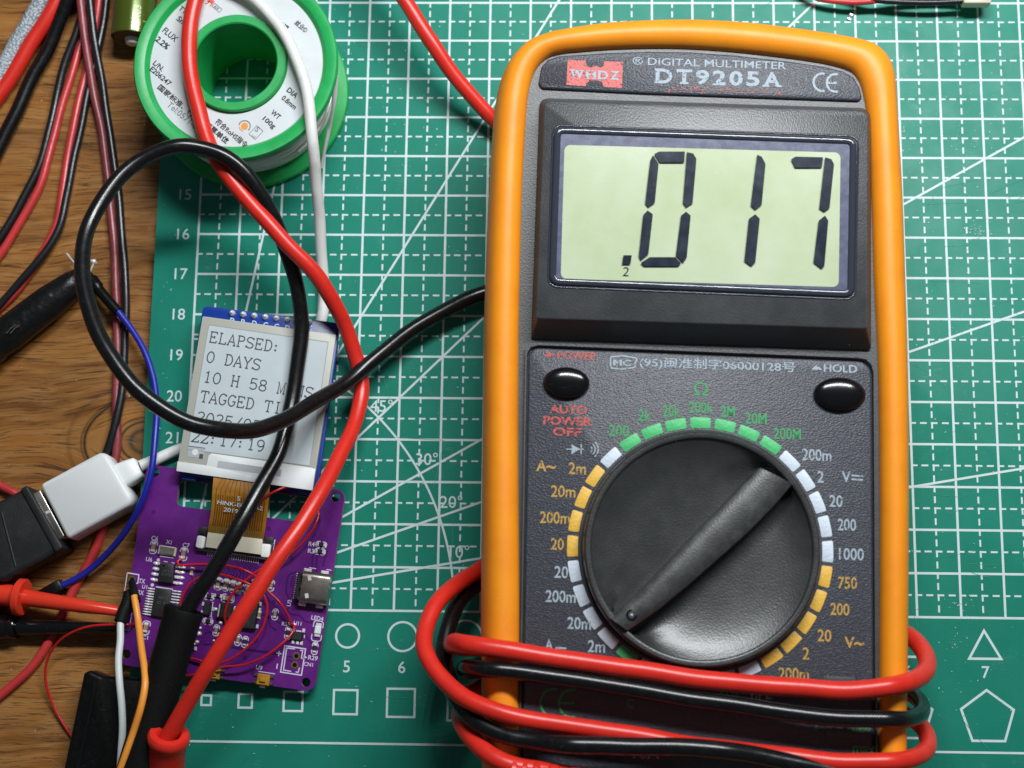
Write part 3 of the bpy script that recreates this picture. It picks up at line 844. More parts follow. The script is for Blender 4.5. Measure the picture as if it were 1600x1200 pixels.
# function panel lettering, by colour
bw, bg, by, br = MB(MF), MB(MF), MB(MF), MB(MF)
ptext(br, "▲", 858, 553, 9, 17, z=.016); ptext(br, "POWER", 902, 556, 12, 62, bold=.02, z=.016)
for s_, px, py, w_ in (("AUTO", 888, 640, 58), ("POWER", 887, 658, 76), ("OFF", 886, 675, 44)): ptext(br, s_, px, py, 13.5, w_, bold=.03, z=.016)
ptext(bw, "▲", 1276, 574, 8, 18, z=.016); ptext(bw, "HOLD", 1313, 576, 12.5, 52, bold=.02, z=.016)
q = [MF.px(a, c, 0)[:2] for a, c in ((954, 558), (972, 556), (996, 560), (991, 570), (994, 574), (972, 577), (954, 575))]
bw.line(rounded(q, .03, 3), .03, .016, closed=True); ptext(bw, "MC", 972, 567, 10, 28, bold=.03, z=.016)
ptext(bw, "(95)闽准制字06000128号", 1121, 571, 19, 242, bold=.012, z=.016)
ptext(bg, "Ω", 1095, 608, 21, 22, bold=.004, z=.016)
for s_, px, py, w_ in (("200", 967, 673, 32), ("2k", 1007, 649, 19), ("20k", 1049, 643, 27), ("200k", 1095, 637, 37), ("2M", 1137, 643, 22), ("20M", 1181, 654, 33), ("200M", 1230, 678, 42)):
    ptext(bg, s_, px, py, 18, w_, bold=.012, z=.016)
for s_, px, py, w_ in (("2m", 902, 732, 27), ("20m", 880, 768, 38), ("200m", 867, 809, 46), ("20", 871, 850, 20), ("750", 1324, 911, 29), ("200", 1312, 952, 29), ("20", 1288, 993, 21), ("2", 1259, 1021, 10), ("200m", 1240, 1053, 46)):
    ptext(by, s_, px, py, 18.5, w_, bold=.014, z=.016)
ptext(by, "A", 846, 728, 17, 16, bold=.02, z=.016); ptext(by, "~", 861, 730, 6, 15, bold=.02, z=.016)
ptext(by, "V", 1327, 1004, 17, 15, bold=.02, z=.016); ptext(by, "~", 1342, 1006, 6, 15, bold=.02, z=.016)
for s_, px, py, w_ in (("200m", 1276, 711, 45), ("2", 1282, 745, 10), ("20", 1306, 783, 20), ("200", 1323, 820, 28), ("1000", 1330, 866, 38), ("20", 877, 894, 21), ("200m", 876, 932, 46), ("20m", 905, 974, 36), ("2m", 932, 1010, 26)):
    ptext(bw, s_, px, py, 18.5, w_, bold=.014, z=.016)
ptext(bw, "V", 1322, 745, 17, 14, bold=.016, z=.016)
for dy in (-3, 3):
    qa, qb = MF.px(1330, 746+dy, 0), MF.px(1348, 747+dy, 0); bw.line([qa, qb], .035, .016)
ptext(bw, "A", 858, 1007, 17, 12, bold=.016, z=.016)
for dy, x0, x1 in ((0, 868, 885),):
    qa, qb = MF.px(x0, 1012+dy, 0), MF.px(x1, 1013+dy, 0); bw.line([qa, qb], .04, .016)
# diode and buzzer sign
qa = MF.pts([(893, 694), (893, 710), (906, 702)], 0); bw.sheet(qa, .016)
for (x0, y0), (x1, y1) in (((885, 702), (912, 702)), ((908, 694), (908, 710))): bw.line([MF.px(x0, y0, 0), MF.px(x1, y1, 0)], .025, .017)
for r_ in (5, 10, 15):
    c = MF.px(920, 702, 0); k = (CC[2]-3.6)/FPX
    bw.line([(c[0] + r_*k*math.cos(t), c[1] + r_*k*math.sin(t)) for t in np.linspace(-.9, .9, 9)], .025, .016)
# marks partly hidden by the wound leads
ce_mark(bg, 878, 1098, 42, .016, .045)
ptext(bg, "C", 985, 1099, 14, 11, z=.016); ptext(bg, "max", 1350, 1172, 12, 34, z=.016); ptext(bg, "kHz", 1140, 1080, 14, 30, z=.016)
ptext(bg, "+", 1275, 1138, 9, 9, z=.016); ptext(bg, "600V", 1345, 1140, 9, 30, z=.016)
ptext(bw, "hFE", 1190, 1084, 16, 32, bold=.02, z=.016); ptext(bw, "VΩ", 1312, 1190, 20, 38, bold=.02, z=.016); ptext(bw, "COM", 1200, 1178, 18, 46, bold=.02, z=.016); ptext(bw, "10A", 1010, 1176, 18, 40, bold=.02, z=.016)
ptext(by, "200mF", 960, 1052, 16, 50, bold=.014, z=.016)
for mb_, key in ((bw, 'ink_white'), (bg, 'ink_green'), (by, 'ink_yellow'), (br, 'ink_red')):
    o = mesh_obj('lettering', mb_.V, mb_.F, M[key], panel, smooth=False, recalc=False)
    o["label"] = {'ink_white': "pale grey range lettering", 'ink_green': "green resistance lettering", 'ink_yellow': "yellow alternating current lettering", 'ink_red': "red worn lettering"}[key]

# dial: range blocks, groove ring, knob
DC = np.array([-0.155, -3.815])
def ang_px(px, py, h=0):
    q = MF.px(px, py, h)[:2] - DC
    return math.atan2(q[0], q[1])             # clockwise from up
a0 = math.radians(-0.93)
cols = {}
for k in range(-15, 17):
    if -3 <= k <= 3: c = 'block_green'
    elif 4 <= k <= 8: c = 'block_white'
    elif 9 <= k <= 13: c = 'block_yellow'
    elif k == -4: c = 'block_white'
    elif -8 <= k <= -5: c = 'block_yellow'
    elif -12 <= k <= -9: c = 'block_white'
    elif k == -13: c = 'block_green'
    else: c = 'block_white'
    b = MB(MF)
    am = a0 + math.radians(11.23*k); hw = math.radians(4.7)
    poly = [(DC[0] + r_*math.sin(am+t), DC[1] + r_*math.cos(am+t)) for r_, ts in ((2.785, (-hw, -hw/2, 0, hw/2, hw)), (2.555, (hw, hw/2, 0, -hw/2, -hw))) for t in ts]
    b.prism(rounded(poly, [.03, 0, 0, 0, .03]*2, 2), 0.0, .016, ch=.004)
    b.build('range_block', M[c], panel, sharp=40)["label"] = {'block_green': "green range block", 'block_white': "pale range block", 'block_yellow': "yellow range block"}[c]
b = MB(MF)
b.lathe([(2.47, -.2), (2.47, .01), (2.50, .035), (2.53, .03), (2.545, -.01)], DC, 128)
b.build('dial_ring', M['casing'], panel, sharp=50)
KH = .66
kl = MF.px(966, 977, .35)[:2]; ku = MF.px(1217, 740, KH)[:2]
kd = (ku-kl)/np.hypot(*(ku-kl)); kn = np.array([-kd[1], kd[0]])      # kn points up-left
b = MB(MF)
NR, NA = 26, 144
V = []; F = []
RB = 2.28
for i in range(NA):
    a = 2*math.pi*i/NA
    for j in range(NR+1):
        r_ = RB*j/NR
        x, y = r_*math.cos(a), r_*math.sin(a)
        d_ = abs(x*kn[0] + y*kn[1]); dm = max(1e-3, math.sqrt(max(0, RB*RB - (x*kd[0]+y*kd[1])**2)))
        t = max(0.0, min(1.0, (d_-.35)/max(.05, dm-.35)))
        h = .03 + .15*t + .20*(r_/RB)**5*min(1.0, t*2.5)
        V.append((DC[0]+x, DC[1]+y, h))
for i in range(NA):
    l = (i+1) % NA
    for j in range(NR):
        F.append((i*(NR+1)+j, l*(NR+1)+j, l*(NR+1)+j+1, i*(NR+1)+j+1))
b.add(V, F)
b.lathe([(RB, -.1), (RB, .40), (2.30, .43), (2.33, .44), (2.40, .44), (2.435, .41), (2.455, .32), (2.46, -.2)], DC, 144)
knob = b.build('selector_knob', M['knob'], meter, sharp=40, recalc=False)
L0 = MF.pts([(1187, 731), (1166, 752), (1130, 790), (1085, 836), (1040, 884), (995, 931), (954, 966)], KH*.9)
R0 = MF.pts([(1238, 757), (1211, 789), (1170, 831), (1125, 871), (1075, 915), (1030, 952), (981, 986)], KH*.9)
b = MB(MF)
rings = []
for i, (l, r_) in enumerate(zip(L0, R0)):
    t = i/(len(L0)-1)
    zt = KH - .13*t**4
    l = np.array(l); r_ = np.array(r_); c = (l+r_)/2
    hwv = (l-r_)/2
    def pt(s_, z): q = c + hwv*s_; return (q[0], q[1], z)
    rings.append([pt(1.10, -.12), pt(1.03, zt-.14), pt(.96, zt-.04), pt(.80, zt), pt(.5, zt+.035), pt(.2, zt+.05), pt(-.2, zt+.05), pt(-.5, zt+.035), pt(-.80, zt), pt(-.96, zt-.04), pt(-1.03, zt-.14), pt(-1.10, -.12)])
V = [p for r_ in rings for p in r_]; k = len(rings[0]); F = []
for i in range(len(rings)-1):
    for j in range(k-1): F.append((i*k+j, i*k+j+1, (i+1)*k+j+1, (i+1)*k+j))
F.append(tuple(range(k))); F.append(tuple(range((len(rings)-1)*k, len(rings)*k))[::-1])
b.add(V, F)
b.build('pointer_bar', M['bar'], knob, sharp=28)
b = MB(MF)
q = MF.px(987, 961, .60)
b.lathe([(.115, .50), (.115, .600), (.105, .612), (.078, .612), (.068, .597), (.0, .595)], q[:2], 24)
b.build('pointer_dimple', M['gloss_black'], knob, sharp=50)
b = MB(MF); b.dome(q[:2], .042, .042, .035, z0=.590, seg=16, rings=5)
b.build('pointer_dot', M['ink_white'], knob, sharp=70)
# push buttons
for px, py, w_, h_, nm in ((885, 598, 74, 50, 'power_button'), (1312, 616, 82, 54, 'hold_button')):
    q = MF.px(px, py, .05); k = (CC[2]-3.6)/FPX
    b = MB(MF)
    b.lathe_oval(q[:2], w_*k/2, h_*k/2, [(1.0, -.05), (1.0, .05), (.985, .09), (.95, .125), (.88, .158), (.76, .185), (.6, .207), (.4, .223), (.2, .231), (0, .234)])
    b.build(nm, M['gloss_black'], meter, sharp=80)
# transistor socket
b = MB(MF)
sq = MF.pts([(1286, 1128), (1336, 1130), (1336, 1156), (1286, 1154)], 0)
b.line(sq, .035, .018, closed=True)
b.prism(MF.pts([(1290, 1132), (1332, 1134), (1332, 1152), (1290, 1150)], 0), -.05, .03, ch=.01)
for px in (1303, 1320):
    q = MF.px(px, 1141, .03); b.lathe([(.07, .03), (.07, .05), (.045, .05), (.04, .035), (0, .034)], q[:2], 16)
b.build('transistor_socket', M['casing'], meter, sharp=40)
b = MB(MF)
b.prism(MF.pts([(1287, 1056), (1336, 1058), (1336, 1070), (1287, 1068)], 0), -.05, .022, ch=.008)
b.build('socket_rim', M['casing'], meter, sharp=40)

# ------------------------------------------------------------------ solder spool
SPZ = 2.15
sc = P(367.5, 91.5, SPZ)
sx, sy = 1.19, 12.50
q = [P(208, 100, SPZ)[0], P(527, 100, SPZ)[0]]
sx = (q[0]+q[1])/2; SR = (q[1]-q[0])/2
sy = P(367, 250, SPZ)[1] + SR
spool = empty('solder_spool', "green plastic spool of solder wire with a round white paper label", "solder spool", (sx, sy, 0))
SF = Frame((sx, sy, 0), np.eye(3))
b = MB(SF)
b.lathe([(SR-.02, SPZ-.2), (SR, SPZ-.17), (SR, SPZ-.04), (SR-.03, SPZ), (SR-.25, SPZ), (SR-.28, SPZ-.02), (SR-.34, SPZ-.14), (1.20, SPZ-.14), (1.19, SPZ-.02), (1.17, SPZ), (1.0, SPZ), (.97, SPZ-.03), (.97, .02), (1.05, .0), (1.3, .3), (1.3, SPZ-.22), (SR-.05, SPZ-.22)], seg=128, closed=True)
b.build('spool_body', M['green_plastic'], spool, sharp=40)
b = MB(SF)
b.lathe([(1.06, .0), (SR-.05, .0), (SR, .03), (SR, .17), (SR-.03, .2), (1.2, .22)], seg=128, closed=True)
b.build('bottom_flange', M['green_plastic'], spool, sharp=40)
b = MB(SF)
b.lathe([(1.22, SPZ-.137), (1.22, SPZ-.128), (SR-.37, SPZ-.128), (SR-.36, SPZ-.137)], seg=128)
label = b.build('paper_label', M['label'], spool, sharp=30)
ZT = SPZ-.122
LA = math.radians(-40)
def ltext(mb, s, px, py, h, w=None, bold=.01, a=LA):
    q = P(px, py, ZT); text(mb, s, q[0]-sx, q[1]-sy, h*1.08, w*1.05 if w else None, rot=a, z=ZT, bold=bold+.008)
b = MB(SF)
ltext(b, "TYPE", 290, 19, .12, .36); ltext(b, "SnCu", 288, 36, .13, .40, .015)
ltext(b, "FLUX", 266, 54, .14, .40); ltext(b, "2.2%", 254, 67, .14, .36, .02)
ltext(b, "L/N.", 248, 103, .12, .28, .012); ltext(b, "E206247", 251, 119, .12, .60, .012)
ltext(b, "国家标准、行业", 280, 161, .145, 1.24, .012)
ltext(b, "企起草单位", 334, 203, .15, .86, .02)
ltext(b, "符合RoHS指令", 362, 208, .15, .92, .012)
ltext(b, "DIA", 457, 145, .12, .28, .015); ltext(b, "0.8mm", 452, 160, .12, .40, .015)
ltext(b, "WT", 431, 179, .12, .24, .015); ltext(b, "100g", 420, 192, .14, .34, .015)
ltext(b, "友邦焊锡", 434, 34, .15, .58, .015, math.radians(-38)); ltext(b, "丝业®", 471, 41, .13, .34, .012, math.radians(-42))
mesh_obj('lettering', b.V, b.F, M['ink_black'], label, smooth=False, recalc=False)
b = MB(SF)
ltext(b, "Tel:0571-8", 285, 180, .14, .86, -.004)
q = P(399, 209, ZT); c_, s_ = math.cos(LA+1.0), math.sin(LA+1.0)
def lbox(px, py, w, h, a, lw=.014):
    q = P(px, py, ZT); c, s_ = math.cos(a), math.sin(a)
    b.line([(q[0]-sx + x*c - y*s_, q[1]-sy + x*s_ + y*c) for x, y in ((-w/2, -h/2), (w/2, -h/2), (w/2, h/2), (-w/2, h/2))], lw, ZT, closed=True)
lbox(400, 207, .20, .27, LA)
ltext(b, "S", 402, 202, .12, .08, .01, LA); ltext(b, "认证", 396, 213, .05, .10, 0)
lbox(339, 12, .24, .10, LA); ltext(b, "系列", 338, 12, .07, .13, .01)
q = P(382, 197, ZT)
b.line([(q[0]-sx + .135*math.cos(t), q[1]-sy + .135*math.sin(t)) for t in np.linspace(math.radians(-50), math.radians(170), 20)], .028, ZT)
mesh_obj('grey_lettering', b.V, b.F, M['ink_grey'], label, smooth=False, recalc=False)
b = MB(SF)
b.sheet([(q[0]-sx + .085*math.cos(t), q[1]-sy + .085*math.sin(t)) for t in np.linspace(0, 2*math.pi, 25)[:-1]], ZT)
b.line([(q[0]-sx + .12*math.cos(t), q[1]-sy + .12*math.sin(t)) for t in np.linspace(math.radians(190), math.radians(260), 10)], .02, ZT+.001)
mesh_obj('orange_mark', b.V, b.F, M['ink_orange'], label, smooth=False, recalc=False)
b = MB(SF); ltext(b, "强", 328, 4, .17, .17, .03)
mesh_obj('red_mark', b.V, b.F, M['ink_redlogo'], label, smooth=False, recalc=False)
# wound solder: wavy stacked turns plus a few loose turns
b = MB(SF)
rs = random.Random(11)
prof = [(1.4, .24)]
nt_ = 20
for k in range(nt_):
    z = .27 + (SPZ-.54)*k/(nt_-1); rr = 2.02 + rs.uniform(-.03, .03)
    for a in (-60, -20, 20, 60): prof.append((rr + .042*math.cos(math.radians(a)), z + .042*math.sin(math.radians(a))))
prof.append((1.4, SPZ-.24))
b.lathe(prof, seg=128)
for k in range(16):
    z0 = rs.uniform(.35, SPZ-.4); r0 = rs.uniform(2.03, 2.11); t0 = rs.uniform(-2.2, -.6) ; ln = rs.uniform(1.2, 3.2); dz = rs.uniform(-.5, .5)
    pts = [((r0 + .02*math.sin(3*t+k))*math.cos(t0+t), (r0 + .02*math.sin(3*t+k))*math.sin(t0+t), min(SPZ-.3, max(.3, z0 + dz*t/ln))) for t in np.linspace(-.3, ln, 36)]
    b.tube(pts, .042, 8, world=False)
b.build('solder_wire', M['solder'], spool, sharp=50)
b = MB()
b.tube(pxpath([(526, 118, 1.5), (524, 150, 1.25), (517, 185, 1.0), (509, 225, .7), (502, 262, .35)], 8), .042, 8)
b.tube(pxpath([(522, 130, 1.7), (521, 160, 1.4), (515, 200, .9), (506, 240, .5)], 8), .042, 8)
b.build('loose_wire_end', M['solder'], spool, sharp=60)

# ------------------------------------------------------------------ test leads
R0_ = .182
lead = empty('test_lead', "red test lead crossing the spool and wound round the meter, with a red probe grip", "test lead", tuple(P(264, 1150, .8)), group="multimeter test leads")
def H(px, py, h):                             # a point h above the meter's face
    l = MF.px(px, py, h); return tuple(MF.w([l])[0])
main = [P(*t) for t in [(258, 1162, 1.75), (290, 1105, 2.15), (340, 1020, 2.55), (410, 905, 2.6), (480, 806, 2.2), (527, 722, 1.4), (556, 652, .72), (563, 600, .50), (547, 525, .80), (503, 443, 1.65), (446, 378, 2.12), (390, 318, 2.3), (345, 258, 2.4), (319, 200, 2.36), (301, 130, 2.335), (296, 70, 2.335), (302, 10, 2.335), (325, -60, 2.3), (400, -150, 1.6), (500, -140, 1.4), (590, -60, 1.5), (632, 0, 1.45), (672, 62, 1.25), (712, 120, .95), (752, 170, .62), (800, 212, .3)]]
pth = lie(spline(main, 14), .016, 5); b = MB(); b.tube(pth, [R0_*(1 + .018*math.sin(i_*.21) + .012*math.sin(i_*.067)) for i_ in range(len(pth))], 18)
b.build('cable', M['red_cable'], lead, sharp=60)
def wrap(pre, face, post, r, name, mt, parent):
    pts = [P(*t) for t in pre] + [H(*t) for t in face] + [P(*t) for t in post]
    b = MB(); b.tube(lie(spline(pts, 12), .012, int(pts[3][0]*100) % 97), r, 18)
    return b.build(name, mt, parent, sharp=60)
wrap([(840, 1010, .35), (760, 1012, .50), (722, 1012, .9), (707, 1010, 2.0), (712, 1003, 3.2)],
     [(735, 1006, .32), (785, 1015, .50), (850, 1026, .50), (950, 1041, .50), (1050, 1056, .50), (1150, 1066, .50), (1250, 1075, .50), (1330, 1079, .50), (1395, 1073, .50)],
     [(1436, 1058, 3.1), (1449, 1036, 2.3), (1440, 1012, 1.5), (1415, 990, .8), (1370, 980, .4)], .198, 'wound_cable', M['red_cable'], lead)
wrap([(850, 830, .35), (790, 862, .4), (750, 889, .8), (715, 912, 1.5), (682, 945, 2.1), (664, 985, 2.5), (662, 1012, 2.8), (675, 1042, 3.1), (703, 1072, 3.4)],
     [(740, 1097, .32), (790, 1116, .50), (870, 1130, .47), (960, 1145, .46), (1050, 1160, .38), (1150, 1172, .36), (1240, 1182, .44), (1320, 1190, .47), (1395, 1191, .50)],
     [(1436, 1181, 3.1), (1450, 1163, 2.4), (1441, 1138, 1.5), (1415, 1115, .8), (1370, 1100, .4)], .185, 'wound_cable', M['red_cable'], lead)
wrap([(830, 1060, .35), (770, 1068, .5), (735, 1082, 1.2), (720, 1108, 2.2), (722, 1130, 2.8)],
     [(742, 1160, .0), (770, 1183, .36), (805, 1197, .50), (850, 1204, .47), (920, 1215, .50), (1050, 1232, .47)],
     [], .19, 'wound_cable', M['red_cable'], lead)
# ribbed strain relief where the red plug leaves the meter
b = MB(); pp = spline([H(800, 1207, .50), H(840, 1212, .52), H(920, 1222, .52), H(1045, 1232, .48)], 24)
b.tube(pp, [.225 + .055*(1 if (i//5) % 2 == 0 else 0) for i in range(len(pp))], 18)
b.build('plug_strain_relief', M['red_cable'], lead, sharp=50)
# probe grip at the lower left
ax0 = P(262, 1148, .8); ax1 = P(222, 1290, .25)
def lathe_axis(mb, A, B_, prof, seg=40, m=0, flat=1.0):
    A = np.array(A); B_ = np.array(B_); d = (B_-A)/np.linalg.norm(B_-A)
    u = np.cross(d, [0, 0, 1.0]); u /= np.linalg.norm(u); v = np.cross(u, d)
    V = []; F = []; n = len(prof)
    for i in range(seg):
        t = 2*math.pi*i/seg
        for s_, r_ in prof: V.append(A + d*s_ + r_*(math.cos(t)*u + flat*math.sin(t)*v))
    for i in range(seg):
        j = (i+1) % seg
        for k in range(n-1): F.append((i*n+k, j*n+k, j*n+k+1, i*n+k+1))
    mb.add(V, F, m, world=True)
gx0 = P(264, 1147, 1.9); gx1 = np.array(gx0) + np.array([-.42, -1.9, -1.35])
b = MB(); lathe_axis(b, gx0, gx1, [(.5, .19), (.10, .20), (.02, .235), (-.03, .275), (-.03, .41), (.03, .455), (.14, .46), (.22, .43), (.30, .395), (.9, .41), (1.8, .44), (2.7, .44), (2.7, 0)])
b.build('probe_grip', M['red_cable'], lead, sharp=40)

lead2 = empty('test_lead', "black test lead looping over the display and desk, ending in a black probe sleeve", "test lead", tuple(P(287, 955, 1.2)), group="multimeter test leads")
main = [P(*t) for t in [(268, 1000, 1.75), (300, 945, 1.85), (331, 895, 1.95), (364, 840, 1.95), (391, 790, 1.8), (434, 705, 1.3), (455, 635, 1.02), (467, 565, .98), (471, 505, 1.05), (466, 455, 1.3), (450, 400, 1.62), (424, 335, 2.1), (388, 275, 2.55), (352, 244, 2.76), (318, 232, 2.84), (277, 230, 2.95), (220, 252, 3.0), (165, 302, 3.2), (134, 362, 3.4), (130, 430, 3.7), (151, 515, 4.0), (200, 593, 4.15), (245, 633, 4.1), (290, 658, 3.95), (330, 669, 3.7), (365, 673, 3.35), (400, 671, 2.9), (437, 660, 2.4), (470, 643, 1.95), (505, 622, 1.45), (540, 597, 1.02), (575, 568, .75), (640, 518, .58), (700, 482, .5), (760, 459, .48), (830, 445, .4)]]
pth = lie(spline(main, 14), .014, 9); b = MB(); b.tube(pth, [.177*(1 + .018*math.sin(i_*.19) + .012*math.sin(i_*.071)) for i_ in range(len(pth))], 18)
b.build('cable', M['black_cable'], lead2, sharp=60)
wrap([(840, 1040, .4), (770, 1046, .6), (738, 1048, 1.6), (727, 1046, 2.6), (734, 1044, 3.3)],
     [(762, 1047, .42), (800, 1049, .50), (850, 1054, .50), (950, 1070, .50), (1050, 1087, .50), (1150, 1103, .50), (1250, 1116, .50), (1330, 1122, .50), (1395, 1124, .50)],
     [(1428, 1121, 3.1), (1442, 1111, 2.3), (1434, 1094, 1.5), (1412, 1080, .8), (1370, 1070, .4)], .175, 'wound_cable', M['black_cable'], lead2)
wrap([(850, 870, .3), (790, 890, .35), (752, 908, .6), (720, 936, 1.1), (700, 978, 1.6), (693, 1015, 1.9), (699, 1050, 2.3), (714, 1092, 2.9)],
     [(742, 1124, .10), (790, 1148, .36), (840, 1159, .52), (890, 1165, .82), (950, 1166, .80), (1040, 1167, .82), (1120, 1171, .82), (1180, 1179, .66), (1240, 1192, .55), (1310, 1210, .45), (1395, 1235, .45)],
     [], .185, 'wound_cable', M['black_cable'], lead2)
gx0 = P(287, 955, 1.75); gx1 = P(213, 1215, 1.35)
b = MB(); lathe_axis(b, gx0, gx1, [(.6, .30), (.15, .36), (-.02, .40), (-.05, .425), (0.0, .44), (.15, .425), (.8, .42), (2.0, .43), (3.2, .47), (5.2, .5)])
b.build('probe_sleeve', M['black_rubber'], lead2, sharp=40)

# ------------------------------------------------------------------ purple circuit board
BT = .36
pu = P(521, 764, BT) - P(247, 727, BT); ba = math.atan2(pu[1], pu[0])
BF = Frame(P(229, 725, BT), np.array([[math.cos(ba), -math.sin(ba), 0], [math.sin(ba), math.cos(ba), 0], [0, 0, 1]]))
board = empty('circuit_board', "purple circuit board with soldered chips, lying half under the small display", "circuit board", frame=BF)
def bp(px, py, h=0.0): return BF.px(px, py, h)[:2]
out = rounded([bp(229, 725), bp(540, 766.5), bp(491, 1081), bp(186, 1038)], .22, 6)
win = rounded([bp(281, 749), bp(499, 779), bp(490, 818), bp(275, 790)], .13, 5)
holes = [(bp(242, 738), .105), (bp(524, 777), .105), (bp(478, 1066), .105), (bp(197, 1022), .105)]
import bmesh
def plate(name, outer_, inners, z0, z1, mats, parent, frame):
    "flat plate with holes, filled by triangulating between its loops"
    bm = bmesh.new(); loops = [outer_] + inners; all_e = []
    for lp in loops:
        vs = [bm.verts.new((x, y, z1)) for x, y in lp]
        all_e += [bm.edges.new((vs[i-1], vs[i])) for i in range(len(vs))]
    bmesh.ops.triangle_fill(bm, use_beauty=True, use_dissolve=False, edges=all_e)
    bm.faces.ensure_lookup_table()
    bm.verts.index_update()
    V = [tuple(v.co) for v in bm.verts]; F = [tuple(v.index for v in f.verts) for f in bm.faces]; bm.free()
    n = len(V); mi = [0]*len(F)
    V2 = V + [(x, y, z0) for x, y, _ in V]
    F2 = F + [tuple(i+n for i in f[::-1]) for f in F]; mi = [0]*len(F2)
    k = 0
    for lp in loops:
        for i in range(len(lp)):
            j = (i+1) % len(lp); F2.append((k+i, k+j, k+j+n, k+i+n)); mi.append(1)
        k += len(lp)
    return mesh_obj(name, frame.w(V2), F2, mats, parent, smooth=True, sharp=30, mi=mi)
circ = lambda c, r_, n=24: [(c[0] + r_*math.cos(t), c[1] + r_*math.sin(t)) for t in np.linspace(0, 2*math.pi, n+1)[:-1]]
plate('board_plate', out, [win] + [circ(c, r_) for c, r_ in holes], -.16, 0.0, [M['pcb'], M['pcb_edge']], board, BF)
kb = (CC[2]-BT)/FPX                           # centimetres per photo pixel on the board
# tracks under the mask
b = MB(BF)
TR = [[(345, 873), (352, 890), (338, 905), (322, 905)], [(349, 873), (357, 893), (341, 908), (325, 912)], [(353, 874), (361, 896), (346, 912)], [(357, 874), (366, 897), (352, 911)], [(361, 875), (371, 898), (357, 912)], [(366, 875), (377, 897), (369, 908)],
      [(370, 876), (381, 893), (379, 910)], [(375, 876), (386, 890), (385, 910)], [(380, 877), (391, 889), (391, 912)], [(385, 877), (397, 890), (398, 915)], [(390, 878), (404, 892), (409, 905)], [(395, 878), (410, 893)], [(335, 871), (331, 884), (312, 884), (309, 905)], [(339, 872), (335, 887), (315, 888), (313, 905)],
      [(489, 866), (487, 893)], [(496, 867), (494, 893)], [(463, 893), (453, 897), (449, 903), (447, 925), (451, 934), (450, 955), (456, 960), (468, 961), (477, 971), (487, 973), (488, 968)], [(459, 899), (456, 905), (454, 918)],
      [(474, 985), (482, 1000), (488, 1006)], [(360, 1012), (420, 1021), (440, 1023)], [(355, 1009), (400, 1016), (440, 1020)], [(345, 985), (336, 992), (326, 987), (320, 990)], [(330, 1001), (345, 990), (352, 982)], [(318, 1007), (340, 1007)],
      [(410, 960), (428, 968), (440, 975)], [(448, 1026), (460, 1026)], [(448, 1030), (458, 1034)], [(286, 1000), (296, 1010), (298, 1030)], [(268, 996), (262, 1015), (270, 1028)], [(226, 1005), (222, 1026), (240, 1032)], [(304, 880), (300, 900), (303, 930)], [(309, 880), (306, 902), (308, 925)], [(418, 955), (422, 978), (432, 985)], [(505, 885), (508, 870), (512, 860)]]
for t in TR: b.line([bp(*q) for q in t], .032, .0035)
for cx, cy in ((395, 1052), (498, 814), (420, 826), (383, 1028), (400, 1001), (470, 935), (456, 872), (240, 800), (500, 1005), (300, 1020), (250, 1015), (428, 940)):
    c = bp(cx, cy); b.lathe([(.045, .003), (.045, .005), (.02, .005)], c, 14)
b.build('copper_tracks', M['trace'], board, smooth=False, recalc=False)
# silkscreen
b = MB(BF)
def stext(s, px, py, hpx, wpx, a=0.0, bold=.02):
    c = bp(px, py); text(b, s, c[0], c[1], hpx*kb, wpx*kb, rot=a, z=.005, bold=bold)
for s_, px, py, h, w in (("C6", 242, 841, 7, 11), ("X1", 264, 847, 6, 9), ("C7", 291, 852, 7, 11), ("U6", 233, 874, 7, 10), ("TX", 222, 908, 7, 10), ("U1", 226, 917, 6, 8), ("RX", 220, 926, 7, 10), ("C1", 227, 996, 6, 9), ("R4", 487, 850, 7, 10), ("R3", 486, 861, 7, 10),
                         ("R28", 447, 975, 6, 13), ("U11", 465, 974, 6, 12), ("LED4", 496, 966, 7, 19), ("R29", 489, 1028, 7, 15), ("CN1", 482, 1038, 6, 14), ("U9", 405, 1043, 7, 10), ("+", 436, 1021, 8, 8), ("▶", 478, 1027, 5, 4), ("C12", 398, 908, 5, 10)):
    stext(s_, px, py, h, w)
stext("U2", 452, 942, 6, 10, math.pi/2); stext("I", 433, 1041, 8, 2)
def sline(pts, w=.026, closed=False): b.line([bp(*q) for q in pts], w, .005, closed=closed)
def ubr(px, py, w, h, vert=True, gap=.3):
    "the pair of rounded brackets round a part"
    c = bp(px, py); w *= kb; h *= kb
    for s_ in (1, -1):
        pts = rounded([(-w/2, s_*h*gap*.5), (-w/2, s_*h/2), (w/2, s_*h/2), (w/2, s_*h*gap*.5)], [0, .06, .06, 0], 3)
        if not vert: pts = [(y, x) for x, y in pts]
        b.line([(c[0]+x, c[1]+y) for x, y in pts], .022, .005)
ubr(240, 855, 11, 20); ubr(287, 866, 12, 20); ubr(228, 981, 12, 21)
ubr(341, 912, 11, 19); ubr(353, 914, 10, 19); ubr(364, 916, 10, 19); ubr(375, 918, 10, 19); ubr(387, 921, 10, 19)
ubr(338, 985, 9, 17); ubr(372, 1000, 9, 17); ubr(383, 1003, 9, 17); ubr(424, 915, 9, 17); ubr(430, 960, 9, 17); ubr(347, 1003, 9, 17, False); ubr(356, 935, 12, 20, False); ubr(327, 932, 10, 17, False); ubr(325, 971, 9, 16, False)
ubr(496, 986, 15, 31, True, .35); ubr(450, 989, 9, 19); ubr(492, 1013, 9, 19); ubr(502, 851, 9, 17, False, .2); ubr(500, 862, 9, 17, False, .2)
sline([(199, 895), (217, 898), (215.5, 911), (213, 911.5)], .028); sline([(199, 895), (191, 950)], .02); sline([(206.5, 957), (203, 976)], .02); sline([(203, 982), (201, 985), (195, 984)], .02)
